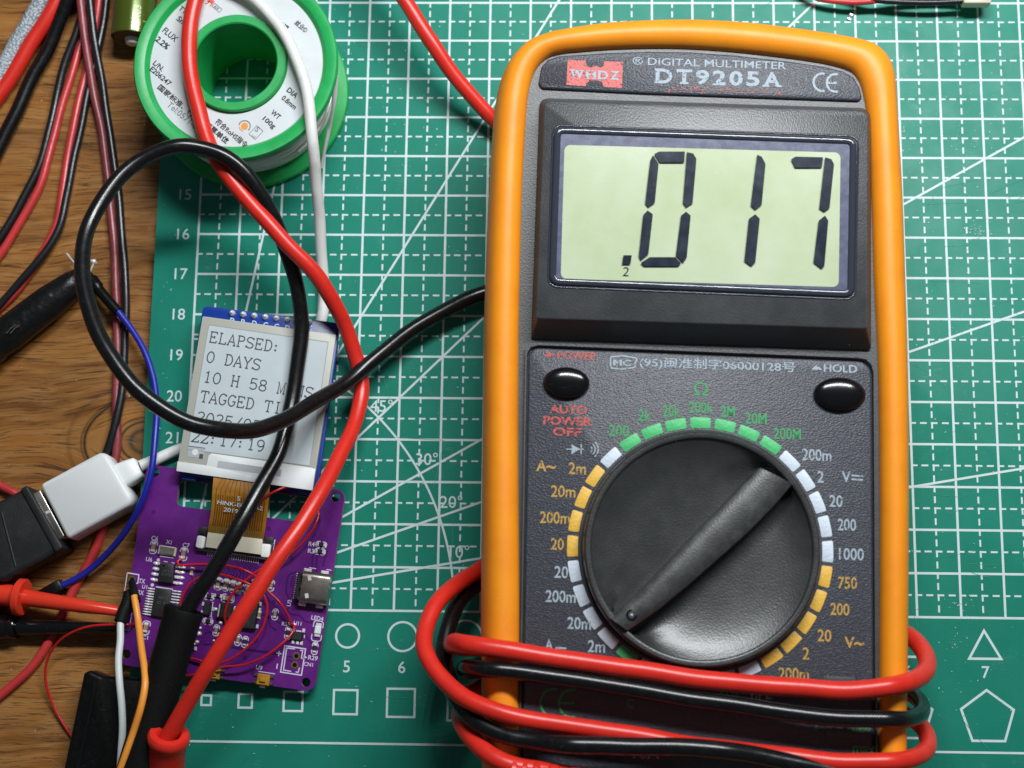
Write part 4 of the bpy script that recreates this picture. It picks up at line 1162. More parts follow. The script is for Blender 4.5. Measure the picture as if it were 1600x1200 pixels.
sline([(244, 917), (270, 921)], .03); sline([(250, 869), (272, 872)], .02); sline([(249, 852), (275, 856)], .02); sline([(256, 877), (262, 878)], .02); sline([(268, 879), (273, 880)], .02)
for c, r_ in ((bp(247.5, 875), .038), (bp(238, 914), .038)): b.sheet(circ(c, r_, 14), .006)
sline([(429.5, 843), (424, 872), (419, 871)], .028)
sline([(331, 941), (333, 941.5), (330, 963), (328, 963)], .02); sline([(331, 963), (330, 975), (326, 975)], .02)
sline([(456, 986), (455, 997)], .02); sline([(476, 992), (475.5, 997)], .02); sline([(463, 985.5), (471, 986.5)], .03)
cn = [(445, 1009), (477.5, 1014), (471, 1055), (438.5, 1050)]
sline(cn, .03, True)
sline([(461, 1014), (448, 1012.5), (443, 1047), (455, 1049)], .026); sline([(469, 1016), (473, 1016.5), (471, 1029)], .026); sline([(468, 1043), (466, 1050.5), (462, 1050)], .026); sline([(471, 1029), (476, 1029)], .02)
sline([(404, 1049), (430, 1053)], .02); sline([(483, 887), (494, 888.5)], .02); sline([(510, 890), (518, 891)], .02)
mesh_obj('silkscreen', b.V, b.F, M['silk'], board, smooth=False, recalc=False)
def chipcap(name, px, py, wpx, hpx, vert, body, zt=.055):
    "two-terminal part: body with metal ends"
    c = bp(px, py); w, h = wpx*kb, hpx*kb
    L_, T_ = (h, w) if vert else (w, h)
    b = MB(BF); r_ = math.pi/2 if vert else 0
    b.box(c[0], c[1], L_*.62, T_*.94, .0, zt, r_, 0, ch=.006)
    for s_ in (-1, 1):
        ox, oy = (0, s_*L_*.39) if vert else (s_*L_*.39, 0)
        b.box(c[0]+ox, c[1]+oy, L_*.24, T_, .0, zt+.008, r_, 1, ch=.012)
        b.box(c[0]+ox*1.15, c[1]+oy*1.15, L_*.30, T_*1.05, .0, .016, r_, 1, ch=.006)
    return b.build(name, [M[body], M['solder']], board, sharp=40)
for px, py in ((240, 855), (287, 865), (228, 981), (341, 912), (353, 914), (364, 916), (375, 918), (387, 921)): chipcap('capacitor', px, py, 6.5, 14, True, 'ceramic')
chipcap('capacitor', 356, 935, 14, 7, False, 'ceramic'); chipcap('capacitor', 405, 961, 6, 11, True, 'ceramic')
for px, py, v in ((502, 851, 0), (500, 862, 0), (450, 989, 1), (492, 1013, 1), (327, 932, 0), (325, 971, 0)):
    chipcap('resistor', px, py, 5.5 if v else 13, 13 if v else 5.5, bool(v), 'resistor', .04)
# crystal
b = MB(BF); c = bp(262, 861)
b.box(c[0], c[1], 28*kb, 13.5*kb, 0, .06, -.02, 1, ch=.01); b.box(c[0], c[1], 23*kb, 11*kb, .05, .085, -.02, 0, ch=.012)
b.build('crystal', [M['crystal'], M['cream']], board, sharp=40)
def ic(name, corners, pins_l, pins_r, zt, pw):
    b = MB(BF)
    q = [bp(*c) for c in corners]
    b.prism(rounded(q, .02, 2), .02, zt, 0, ch=.02)
    for lst, s_ in ((pins_l, -1), (pins_r, 1)):
        for px, py in lst:
            c = bp(px, py)
            b.dome((c[0]+s_*.035, c[1]), .075, pw*.56, .05, 1, 12, 4); b.box(c[0]-s_*.02, c[1], .15, pw*.85, .0, .035, 0, 1, ch=.01); b.box(c[0]-s_*.075, c[1], .07, pw*.8, .01, zt*.62, 0, 1, ch=.012)
    return b, b.build(name, [M['chip'], M['solder']], board, sharp=40)
_, c8 = ic('chip', [(252, 879), (274, 882), (271.5, 912), (248, 909)], [(246, 880.5), (245, 889), (243, 897.5), (241.5, 906)], [(283, 886), (282, 894), (281, 902.5), (279, 911.5)], .13, .075)
b = MB(BF)
for px, py, s_, w_ in ((261, 892, "24C02", 14), (260, 898, "N 1940", 14), (255, 934, "8013", 15), (254, 942, "B2 207", 17)):
    c = bp(px, py, .12); text(b, s_, c[0], c[1], .065, w_*kb, z=.1315 if py < 910 else .1015, bold=.0)
mesh_obj('chip_marking', b.V, b.F, mat('laser_mark', (0.07, 0.07, 0.068), 0.6, wear=(30, 0.3, 0.5)), board, smooth=False, recalc=False)
b = MB(BF); c = bp(256, 884, .13); b.sheet(circ(c, .025, 14), .132); b.build('pin_mark', M['gloss_black'], c8, smooth=False)
def lerp(a, c, n): return [(a[0] + (c[0]-a[0])*i/(n-1), a[1] + (c[1]-a[1])*i/(n-1)) for i in range(n)]
ic('chip', [(244, 918), (270, 921.5), (264, 966), (237, 962)], lerp((237, 920), (229, 960), 11), lerp((277, 924), (270, 968), 11), .10, .036)
# FPC connector
b = MB(BF)
b.prism([bp(*q, .2) for q in ((325, 830), (410.5, 841), (408, 867), (320.5, 855))], .02, .21, 0, ch=.02)
for q in (((308, 836), (321, 838), (318, 858), (305, 855)), ((409, 849), (424, 850.5), (421, 872), (406.5, 870))):
    b.prism(rounded([bp(*p_, .15) for p_ in q], .05, 3), .0, .16, 1, ch=.03)
for q in (((312, 822), (325, 824), (323, 835), (310, 833)), ((411, 838), (428, 840), (426, 850), (409, 848)), ((308, 857), (416, 872), (415, 875), (307, 860)), ((421, 848), (427, 849), (423, 871), (419, 870))):
    b.prism([bp(*p_, .1) for p_ in q], .0, .12, 2, ch=.01)
for px, py in lerp((325, 864), (404, 876), 24):
    c = bp(px, py); b.box(c[0], c[1]+.045, .022, .10, .0, .03, 0, 3, ch=.005); b.box(c[0], c[1]-.03, .020, .06, .0, .014, 0, 3)
b.build('ribbon_connector', [M['cream'], M['white_plastic'], M['chip'], M['solder']], board, sharp=40)
# USB-C receptacle
b = MB(BF)
q0, q1, q2, q3 = bp(468, 891, .25), bp(517, 896, .25), bp(511, 947, .25), bp(460, 940, .25)
ux = (np.array(q1)-np.array(q0)); uy = (np.array(q3)-np.array(q0))
LX = np.hypot(*ux); LY = np.hypot(*uy); cx, cy = (np.array(q0)+np.array(q1)+np.array(q2)+np.array(q3))/4
def usec(x):
    r_ = .13; pts = []
    for yc, zc, a0_, a1_ in ((LY/2-r_, .16, -90, 0), (LY/2-r_, .19, 0, 90), (-LY/2+r_, .19, 90, 180), (-LY/2+r_, .16, 180, 270)):
        for k in range(6):
            a = math.radians(a0_ + (a1_-a0_)*k/5); pts.append((cx + x, cy + yc + r_*math.cos(a), max(.015, zc + r_*math.sin(a))))
    return pts
b.loft([usec(-LX/2+.10), usec(LX/2)], 0)
b.box(cx-LX/2+.07, cy, .22, LY*.86, .0, .20, 0, 1, ch=.02)
for oy in (-.27, .0, .27): b.box(cx-LX/2+.12, cy+oy, .12, .09, .18, .285, 0, 0, ch=.02)
for oy in (.20, -.20):
    b.box(cx-LX/2+.26, cy+oy, .085, .11, .30, .324, .3, 2, ch=.006)
for ox, oy in ((-.22, LY/2+.02), (.18, LY/2+.02), (-.22, -LY/2-.02), (.18, -LY/2-.02)): b.box(cx+ox, cy+oy, .18, .10, 0, .07, 0, 2, ch=.03)
for oy in np.linspace(-.28, .28, 12): b.box(cx-LX/2-.05, cy+oy, .10, .022, 0, .018, 0, 2)
b.build('usb_port', [M['steel'], M['chip'], M['solder']], board, sharp=40)
# transistor-like small packages, coil, hidden larger chip
b = MB(BF)
def sot(px, py, w, h, pl, zt=.09):
    c = bp(px, py); b.box(c[0], c[1], w*kb, h*kb, .01, zt, 0, 0, taper=.03, ch=.015)
    for qx, qy in pl:
        c = bp(qx, qy); b.box(c[0], c[1], .065, .09, 0, .035, 0, 1, ch=.012)
sot(464.5, 994, 18, 14, [(459, 984), (474.5, 985.5), (458, 1003), (465, 1004), (471, 1005)]); b.build('transistor', [M['chip'], M['solder']], board, sharp=40)
b = MB(BF); sot(324, 951, 12, 21, [(318, 944), (316, 957), (333, 952)]); b.build('transistor', [M['chip'], M['solder']], board, sharp=40)
b = MB(BF); c = bp(355, 956); b.box(c[0], c[1], 22*kb, 24*kb, 0, .16, 0, 0, ch=.05); b.box(c[0], c[1], 15*kb, 15*kb, .15, .165, 0, 0, ch=.01)
for s_ in (-1, 1): b.box(c[0]+s_*.17, c[1], .05, 20*kb, .0, .12, 0, 1, ch=.02)
b.build('coil', [M['chip'], M['solder']], board, sharp=40)
b = MB(BF); sot(391, 962, 25, 42, [(377, 945), (376, 954), (375, 963), (374, 972), (407, 944), (406, 953), (404.5, 964), (402, 979)], .14); b.build('chip', [M['chip'], M['solder']], board, sharp=40)
b = MB(BF)
for px, py, r_ in ((345, 973, .05), (360, 976, .055), (311, 990, .06), (308, 1003, .045), (313, 981, .035), (284, 872, .06), (460, 976, .045), (334, 1001, .03), (337, 952, .05), (304, 1006, .03)):
    b = MB(BF); c = bp(px, py); b.dome(c, r_*1.1, r_*.9, r_*1.2, seg=14, rings=5, z0=0)
    b.build('solder_joint', M['solder'], board, sharp=70)
for px, py, v in ((341, 931, 0), (338, 985, 1), (347, 1003, 0), (372, 1000, 1), (383, 1003, 1), (301, 1013, 0), (424, 915, 1), (430, 960, 1), (300, 893, 1)):
    chipcap('resistor' if px % 2 else 'capacitor', px, py, 5 if v else 11, 11 if v else 5, bool(v), 'resistor' if px % 2 else 'ceramic', .045)
# LED, push buttons, connector holes, pin header
b = MB(BF); c = bp(497, 984.5); b.box(c[0], c[1], 10*kb, 12*kb, 0, .07, -.0, 0, ch=.015)
for s_ in (-1, 1): b.box(c[0], c[1]+s_*.12, 9*kb, .07, 0, .045, 0, 1, ch=.015)
b.build('led', [M['lens'], M['solder']], board, sharp=40)
for px, py in ((412, 1062), (335, 1052)):
    b = MB(BF); c = bp(px, py)
    b.box(c[0], c[1], 20*kb, 17*kb, 0, .10, 0, 0, ch=.02); b.box(c[0], c[1]-.015, 9*kb, 6*kb, .09, .15, 0, 0, ch=.02)
    b.box(c[0], c[1]-.155, 10*kb, .06, .0, .05, 0, 1, ch=.01)
    for sx_ in (-1, 1):
        for oy in (.085, -.07): b.box(c[0]+sx_*.19, c[1]+oy, .10, .06, 0, .05, 0, 1, ch=.015)
    b.build('push_switch', [M['amber'], M['steel']], board, sharp=40)
b = MB(BF)
for px, py in ((463, 1025), (460.5, 1039), (206.5, 905.5), (202, 924), (199, 940), (196, 957)):
    b = MB(BF); c = bp(px, py); b.lathe([(.085, .0035), (.085, .010), (.05, .010), (.045, -.01)], c, 24, 0); b.sheet(circ(c, .048, 16), .006, 1)
    b.build('plated_hole', [M['gold'], M['gloss_black']], board, sharp=50)
# thin enamelled wires soldered to the board
def bw_(lst, r_=.030): return wire('jumper_wire', lst, r_, M['thin_red'], board, 8, 10)
bw_([(284, 872, .44), (277, 878, .50), (281, 883, .52), (300, 882, .55), (335, 882, .62), (362, 885, .66), (385, 892, .68), (404, 904, .60), (420, 924, .62), (436, 940, .62), (448, 958, .55), (455, 974, .46), (460, 978, .42)])
bw_([(280, 956, .42), (286, 930, .52), (297, 912, .56), (316, 900, .6), (342, 897, .62), (368, 904, .66), (392, 914, .66), (411, 928, .60), (418, 950, .58), (410, 982, .6), (388, 1010, .62), (358, 1031, .58), (335, 1037, .52), (308, 1031, .48), (287, 1025, .46)])
bw_([(353, 975, .42), (351, 960, .55), (360, 932, .6), (378, 912, .62), (398, 895, .64), (420, 882, .62), (450, 868, .6), (478, 842, .58), (494, 818, .56), (498, 800, .50), (490, 780, .5)])
bw_([(460, 977, .42), (457, 988, .50), (440, 1006, .60), (412, 1026, .64), (380, 1039, .62), (350, 1042, .60), (320, 1050, .55), (295, 1055, .50), (273, 1056, .45)])
bw_([(397, 799, .80), (403, 788, .85), (415, 776, .86), (438, 764, .80), (450, 760, .70)])
bw_([(212, 975, .42), (200, 976, .55), (178, 976, .62), (140, 979, .55), (110, 990, .40), (87, 1008, .2), (74, 1032, .05), (71, 1060, -.05), (80, 1095, -.15), (97, 1128, -.2), (125, 1170, -.24)])
bw_([(250, 1078, .15), (257, 1098, .12), (264, 1122, .10), (268, 1140, .10)])

# ------------------------------------------------------------------ display module
DT = .78                                      # top of the glass
pu = P(525, 523, DT) - P(316.5, 494, DT); da = math.atan2(pu[1], pu[0])
DF = Frame(P(316.5, 494, DT), np.array([[math.cos(da), -math.sin(da), 0], [math.sin(da), math.cos(da), 0], [0, 0, 1]]))
disp = empty('display_module', "small paper-white display on a blue board, showing elapsed time under the black cable", "display", frame=DF)
def dp(px, py, h=0.0): return DF.px(px, py, h)[:2]
b = MB(DF)
b.prism(rounded([dp(317, 477.5, -.14), dp(531, 505, -.14), dp(496, 769, -.14), dp(279, 741, -.14)], .13, 5), -.30, -.14, ch=.01)
blue = b.build('blue_board', M['blue_pcb'], disp, sharp=40)
b = MB(DF)
for q in (((283, 738), (312, 742), (307, 752), (286, 749)), ((466, 765), (486, 767), (483, 774), (468, 772))): b.prism([dp(*p_, -.3) for p_ in q], -.34, -.18)
b.build('board_tab', M['blue_pcb'], blue, sharp=40)
b = MB(DF)
for i in range(8):
    px, py = 362.5 + 17.25*i, 488.8 + 2.0*i
    b = MB(DF)
    c = dp(px, py, -.1); b.dome(c, .072, .072, .11, seg=20, rings=7, z0=-.14); b.box(c[0], c[1], .05, .05, -.1, .0, .3, ch=.012)
    b.build('pin_joint', M['solder'], blue, sharp=50)
b = MB(DF)
for i, ch in enumerate("BRDCCDGV"):
    c = dp(363 + 17.25*i, 501.5 + 2.3*i, -.14); text(b, ch, c[0], c[1], .15, .11, z=-.136, bold=.01)
mesh_obj('silkscreen', b.V, b.F, M['silk_mat'], blue, smooth=False, recalc=False)
b = MB(DF)
gp = [dp(316.5, 494), dp(525, 523), dp(488.5, 766), dp(276, 735.5)]
b.prism(rounded(gp, .03, 2), -.135, 0.0, ch=.008)
glass = b.build('glass_panel', M['epd_border'], disp, sharp=40)
scr = [dp(327, 508), dp(513, 535), dp(485, 722), dp(291, 713)]
scr = [dp(326.5, 507.5), dp(513, 534.5), dp(484, 728), dp(293.5, 702)]
b = MB(DF); b.sheet(scr, .004)
screen = b.build('screen', M['epd_screen'], glass, smooth=False)
b = MB(DF)
b.line(scr, .018, .008, closed=True)
mesh_obj('screen_outline', b.V, b.F, M['epd_line'], glass, smooth=False, recalc=False)
b = MB(DF)
flap = rounded([dp(277.5, 721), dp(323, 727.5), dp(326, 712), dp(331, 708.5), dp(412, 720), dp(486, 731), dp(493, 733), dp(488.3, 766.5), dp(275.8, 736)], [0, .02, .03, .05, 0, 0, 0, .02, .02], 3)
b.prism(flap, .0, .012, ch=.003)
b.build('white_film', M['epd_white'], glass, sharp=40)
b = MB(DF)
b.sheet([dp(341, 720), dp(440, 734), dp(438.5, 745), dp(339, 730.5)], .015)
b.sheet([dp(295.5, 696), dp(321, 699.5), dp(318.5, 717), dp(293, 713.5)], .006)
mesh_obj('grey_patch', b.V, b.F, mat('patch_grey', (0.42, 0.44, 0.47), .45), glass, smooth=False, recalc=False)
b = MB(DF)
b.sheet(circ(dp(305, 706.5), .075, 20), .009, 1); b.sheet([dp(312, 709), dp(318, 710), dp(316.8, 717), dp(310.8, 716)], .009, 0); b.line([dp(294, 697), dp(321, 700.5)], .014, .009)
mesh_obj('corner_mark', b.V, b.F, [M['epd_ink'], M['epd_white']], glass, smooth=False, mi=b.M, recalc=False)
# the readout: thin serif strokes on an 8 x 16 cell
def arc(cx, cy, rx, ry, a0_, a1_, n=10): return [(cx + rx*math.cos(math.radians(a0_ + (a1_-a0_)*i/n)), cy + ry*math.sin(math.radians(a0_ + (a1_-a0_)*i/n))) for i in range(n+1)]
G = {
 'E': [[(.7, 0), (6.6, 0), (6.9, 2.6)], [(1.6, 0), (1.6, 13)], [(.7, 13), (6.4, 13), (6.6, 10.6)], [(1.6, 6.7), (4.8, 6.7)], [(4.8, 5), (4.8, 8.4)]],
 'L': [[(.8, 13), (3.6, 13)], [(2.1, 13), (2.1, 0)], [(.8, 0), (6.8, 0), (7.0, 2.8)]],
 'A': [[(.9, 0), (4, 13), (7.0, 0)], [(2.1, 4.2), (6, 4.2)], [(.2, 0), (2.1, 0)], [(5.6, 0), (7.8, 0)]],
 'P': [[(.8, 0), (3.5, 0)], [(2, 0), (2, 13)], [(.8, 13), (4.2, 13)] + arc(4.2, 9.9, 2.6, 3.1, 90, -90) + [(2, 6.8)]],
 'S': [arc(4, 9.9, 2.8, 3.1, 20, 230, 12) + arc(4, 3.2, 2.9, 3.2, 55, -160, 12), [(6.7, 10.4), (6.9, 12.8)], [(1.1, 2.8), (.9, .2)]],
 'D': [[(.7, 0), (3.6, 0)] + arc(3.6, 6.5, 3.3, 6.5, -90, 90, 14) + [(.7, 13)], [(1.8, 0), (1.8, 13)]],
 '0': [arc(4, 6.5, 2.9, 6.6, 0, 360, 24)],
 'Y': [[(1, 13), (4, 6.4), (7, 13)], [(4, 6.4), (4, 0)], [(2.7, 0), (5.3, 0)], [(.2, 13), (2, 13)], [(6, 13), (7.8, 13)]],
 '1': [[(2.2, 11), (4.1, 12.9), (4.1, 0)], [(2.2, 0), (6, 0)]],
 'H': [[(1.7, 0), (1.7, 13)], [(6.3, 0), (6.3, 13)], [(1.7, 6.7), (6.3, 6.7)], [(.6, 0), (2.8, 0)], [(5.2, 0), (7.4, 0)], [(.6, 13), (2.8, 13)], [(5.2, 13), (7.4, 13)]],
 '5': [[(6.6, 13), (1.9, 13), (1.5, 7)] + arc(3.7, 4.1, 3, 4, 130, -150, 14)],
 '8': [arc(4, 9.8, 2.5, 3.1, -90, 270, 18), arc(4, 3.3, 2.9, 3.4, 90, 450, 18)],
 'M': [[(1.5, 0), (1.5, 13), (4, 1), (6.5, 13), (6.5, 0)], [(.5, 0), (2.5, 0)], [(5.6, 0), (7.5, 0)], [(.5, 13), (1.5, 13)], [(6.5, 13), (7.5, 13)]],
 'I': [[(4, 0), (4, 13)], [(2.4, 0), (5.6, 0)], [(2.4, 13), (5.6, 13)]],
 'N': [[(1.6, 0), (1.6, 13), (6.3, 0), (6.3, 13)], [(.5, 0), (2.7, 0)], [(.5, 13), (1.6, 13)], [(5.2, 13), (7.4, 13)]],
 'T': [[(4, 0), (4, 13)], [(2.6, 0), (5.4, 0)], [(.7, 10.4), (1, 13), (7, 13), (7.3, 10.4)]],
 'G': [arc(4.1, 6.5, 3.1, 6.6, 40, 325, 18), [(6.6, 1.8), (6.6, 5.6)], [(4.6, 5.6), (7.5, 5.6)], [(6.5, 10.4), (6.7, 12.8)]],
 '2': [arc(4, 9.8, 2.6, 3.2, 165, -35, 12) + [(1.2, .2), (6.6, .2), (6.9, 2.4)]],
 '/': [[(1.2, -1), (6.8, 14)]],
 '7': [[(1.2, 10.6), (1.5, 13), (6.8, 13), (3.4, 0)]],
 '9': [arc(4, 9, 2.8, 4, 0, 360, 20), arc(3.6, 6.5, 3.2, 6.6, 20, -110, 12)],
 ':': 'dots', ' ': []}
b = MB(DF)
def readout(s_, p0, p1, nch):
    a = np.array(dp(*p0)); e = np.array(dp(*p1)); d = (e-a)/nch; pitch = np.hypot(*d); d = d/pitch; up = np.array([-d[1], d[0]])
    k = pitch/8.0; kv = .0195
    for i, ch in enumerate(s_):
        o_ = a + d*pitch*i
        if ch == ':':
            for yy in (2, 7.6): b.sheet(circ(o_ + d*2.6*k + up*yy*kv, .026, 12), .0085)
            continue
        for j, st in enumerate(G[ch]):
            b.line([o_ + d*x*k + up*y*kv for x, y in st], .028, .0085 + .0004*j)
readout("ELAPSED:", (325.5, 534.2), (425, 549.3), 7)
readout("0 DAYS", (320.5, 565.3), (349.2, 569.8), 2)
readout("10 H 58 MINS", (316, 596.3), (431, 614), 8)
readout("TAGGED TIME", (311, 627), (396.5, 640), 6)
readout("2025/05", (305, 659.5), (334, 664), 2)
readout("22:17:19", (297.5, 689.6), (413, 705.7), 8)
mesh_obj('readout', b.V, b.F, M['epd_ink'], screen, smooth=False, recalc=False)
# flex ribbon from the glass down into the connector
b = MB()
LE = spline([P(334, 741, .745), P(332, 765, .80), P(330, 795, .76), P(326.5, 818, .66), P(324, 834, .55)], 8)
RE = spline([P(422, 755, .745), P(420, 779, .80), P(417, 806, .76), P(414, 828, .66), P(411, 845, .55)], 8)
V = []; F = []; mi = []
n = len(LE)
for l, r_ in zip(LE, RE): V += [tuple(l), tuple(r_), tuple(r_ - [0, 0, .012]), tuple(l - [0, 0, .012])]
for i in range(n-1):
    for j in range(4): F.append((i*4+j, i*4+(j+1) % 4, (i+1)*4+(j+1) % 4, (i+1)*4+j))
F += [(0, 1, 2, 3), ((n-1)*4+3, (n-1)*4+2, (n-1)*4+1, (n-1)*4)]
b.add(V, F, 0, world=True)
ribbon = b.build('flex_ribbon', M['flex'], disp, sharp=40)
def rib(u, t, dz=.004):
    x = t*(n-1); i = min(int(x), n-2); f = x-i
    l = LE[i]*(1-f) + LE[i+1]*f; r_ = RE[i]*(1-f) + RE[i+1]*f
    return l*(1-u) + r_*u + np.array([0, 0, dz])
b = MB()
def rstrip(us, ts, w, m, dz=.004):
    V = []; F = []
    for i, (u, t) in enumerate(zip(us, ts)): V += [rib(u-w/2, t, dz), rib(u+w/2, t, dz)]
    for i in range(len(us)-1): F.append((2*i, 2*i+1, 2*i+3, 2*i+2))
    b.add(V, F, m, world=True)
for k in range(22):
    u = .07 + .86*k/21
    rstrip([u]*9, np.linspace(.30, .80, 9), .020, 0); rstrip([u]*6, np.linspace(.80, 1.0, 6), .022, 1, .005)
    if k % 2 == 0: rstrip([u, u, .5 + (u-.5)*.75], [.30, .22, .03], .012, 0)
rstrip([.5]*4, np.linspace(.935, 1.0, 4), .96, 1, .003)
o = mesh_obj('flex_tracks', b.V, b.F, [M['flex_dark'], M['flex_gold']], ribbon, smooth=False, mi=b.M, recalc=False)
b = MB()
def rtext(s_, px, py, hpx, wpx):
    V, F = glyphs(s_, .012); lo, hi = V.min(0), V.max(0); nv = (V-(lo+hi)/2)/(hi-lo)
    o_ = P(px, py, .81); ex = (P(px+10, py+1.45, .81)-o_); ex = ex/np.linalg.norm(ex); ey = np.array([-ex[1], ex[0], 0]); k = (CC[2]-.8)/FPX
    b.add([o_ + ex*x*wpx*k + ey*y*hpx*k for x, y in nv], F, 0, world=True)
rtext("S", 373, 779, 7, 5); rtext("HINK-E0154A2", 375, 789.5, 6.5, 73); rtext("2019.5.10", 372, 799, 6.5, 46)
mesh_obj('ribbon_lettering', b.V, b.F, M['silk_mat'], ribbon, smooth=False, recalc=False)

# ------------------------------------------------------------------ white USB cable
usb = empty('usb_cable', "white cable arching over the spool and under the display, plugged into a black socket", "usb cable", tuple(P(130, 775, .2)))
wire('cable', [(218, 729, .30), (240, 720, .22), (270, 706, .15), (300, 694, .15), (370, 660, .15), (440, 600, .15), (490, 530, .16), (505, 480, .17), (505, 430, .25), (501, 360, .8), (495, 290, 1.5), (489, 225, 2.15), (479, 150, 2.33), (466, 100, 2.32), (446, 55, 2.30), (418, 18, 2.29), (385, -10, 2.28), (330, -40, 2.3)], .135, M['white_cable'], usb, 16, 12)
UZ = .58
UF_a = P(61, 757, UZ); UF_b = P(168, 702, UZ); ud = UF_b-UF_a; ua = math.atan2(ud[1], ud[0])
UF = Frame(P(133, 771, UZ), np.array([[math.cos(ua), -math.sin(ua), 0], [math.sin(ua), math.cos(ua), 0], [0, 0, 1]]))
def up_(px, py, h=0.0): return UF.px(px, py, h)[:2]
b = MB(UF)
pl = rounded([up_(61, 757), up_(163, 702), up_(211, 784), up_(105, 843)], [.10, .22, .22, .10], 5)
if area(pl) < 0: pl = pl[::-1]
b.loft([[(x, y, -.74) for x, y in inset(pl, .06)], [(x, y, -.68) for x, y in pl], [(x, y, -.10) for x, y in pl], [(x, y, -.03) for x, y in inset(pl, .025)], [(x, y, 0) for x, y in inset(pl, .09)]])
b.build('plug_body', M['white_plastic'], usb, sharp=60)
b = MB(UF)
e0, e1 = np.array(up_(188, 746, -.36)), np.array(up_(222, 728, -.30))
dd = (e1-e0)/np.hypot(*(e1-e0)); nn = np.array([-dd[1], dd[0]])
def srect(c, hw, hh, z): 
    pts = rounded([(-hw, -hh), (hw, -hh), (hw, hh), (-hw, hh)], min(hw, hh)*.5, 4)
    return [(c[0] + nn[0]*x, c[1] + nn[1]*x, z + y) for x, y in pts]
b.loft([srect(e0-dd*.1, .31, .27, -.36), srect(e0+dd*.25, .29, .25, -.36), srect(e0+dd*.48, .25, .23, -.34), srect(e0+dd*.52, .20, .18, -.33)])
b.build('strain_relief', M['white_plastic'], usb, sharp=50)
b = MB(UF)
q = [up_(20, 790, -.12), up_(62, 765, -.12), up_(101, 838, -.12), up_(60, 862, -.12)]
b.prism(rounded(q, .03, 2), -.57, -.12, 0, ch=.02)
for px, py in ((66, 806), (75, 800)):
    c = up_(px, py, -.12); b.box(c[0], c[1], .13, .07, -.13, -.108, 0, 1, ch=.008)
b.build('metal_shell', [M['steel'], M['solder']], usb, sharp=40)
# black socket the plug sits in
sock = empty('usb_socket', "black plastic USB socket pushed onto the metal end of the white plug", "usb socket", tuple(P(10, 845, -.2)))
b = MB(UF)
pl = rounded([up_(-60, 812, .02), up_(40, 760, .02), up_(97, 858, .02), up_(-8, 915, .02)], [.2, .14, .14, .3], 5)
if area(pl) < 0: pl = pl[::-1]
b.loft([[(x, y, -.86) for x, y in inset(pl, .06)], [(x, y, -.75) for x, y in pl], [(x, y, -.12) for x, y in pl], [(x, y, -.03) for x, y in inset(pl, .04)], [(x, y, .0) for x, y in inset(pl, .14)]])
b.build('socket_body', M['socket'], sock, sharp=60)
b = MB(UF)
pl = [up_(30, 764, .05), up_(42, 758, .05), up_(99, 856, .05), up_(86, 864, .05)]
b.prism(rounded(pl, .06, 3), -.85, .045, ch=.04)
b.build('socket_rim', M['socket'], sock, sharp=50)
b = MB(UF); b.tube([UF.w([tuple(up_(2, 800, .03)) + (.0,)])[0], UF.w([tuple(up_(24, 885, .03)) + (0.0,)])[0]], .03, 8)
b.build('socket_ridge', M['socket'], sock, sharp=50)

# ------------------------------------------------------------------ single jumper wires
o = empty('jumper_wire', "blue wire curving across the desk edge from a black sleeve to a black pin housing", "jumper wire", tuple(P(240, 650, .3)), group="jumper wires round the circuit board")
wire('sheath', [(176, 476, .12), (200, 508, .12), (224, 548, .18), (240, 592, .28), (245, 632, .42), (243, 680, .60), (236, 738, .68), (219, 790, .55), (190, 838, .25), (152, 880, .05), (122, 902, -.02), (92, 917, -.05)], .078, M['blue_wire'], o)
def stick(name, a, c, w, h, mt, parent, chv=.02, tp=1.0):
    "square-section bar between two points"
    a = np.array(a); c = np.array(c); d = c-a; L_ = np.linalg.norm(d); d = d/L_
    u = np.cross(d, [0, 0, 1.0]); u /= np.linalg.norm(u); v = np.cross(u, d)
    b = MB()
    rings = []
    for s_, k in ((0, .85), (.02, 1), (L_-.02, tp), (L_, tp*.85)):
        pts = rounded([(-w/2*k, -h/2*k), (w/2*k, -h/2*k), (w/2*k, h/2*k), (-w/2*k, h/2*k)], chv, 2)
        rings.append([a + d*s_ + u*x + v*y for x, y in pts])
    V = [p for r_ in rings for p in r_]; n_ = len(rings[0]); F = []
    for k in range(3):
        for i in range(n_): F.append((k*n_+i, k*n_+(i+1) % n_, (k+1)*n_+(i+1) % n_, (k+1)*n_+i))
    F += [tuple(range(n_))[::-1], tuple(range(3*n_, 4*n_))]
    b.add(V, F, world=True)
    return b.build(name, mt, parent, sharp=50)
stick('pin_housing', P(98, 913, -.06), P(66, 931, -.12), .27, .25, M['black_plastic'], o)
b = MB(); b.tube(pxpath([(143, 437, .05), (158, 457, .10), (184, 487, .12)], 8), [.16]*6 + [.13]*11, 14); b.build('heat_shrink_sleeve', M['black_plastic'], o, sharp=50)
o = empty('jumper_wire', "orange wire rising from the board edge and crossing over the white wire", "jumper wire", tuple(P(213, 945, .6)), group="jumper wires round the circuit board")
wire('sheath', [(210, 932, .70), (213, 950, .80), (216, 970, .88), (221, 1010, 1.3), (226, 1045, 1.75), (227, 1070, 1.95), (221, 1105, 2.0), (208, 1145, 1.86), (195, 1180, 1.8), (183, 1215, 1.7), (170, 1260, 1.55)], .080, M['orange_wire'], o)
stick('pin_sleeve', P(206, 908, .42), P(213.5, 941, .70), .155, .155, M['black_rubber'], o, .05, 1.25)
o = empty('jumper_wire', "white wire running straight down from the left edge of the circuit board", "jumper wire", tuple(P(188, 970, .6)), group="jumper wires round the circuit board")
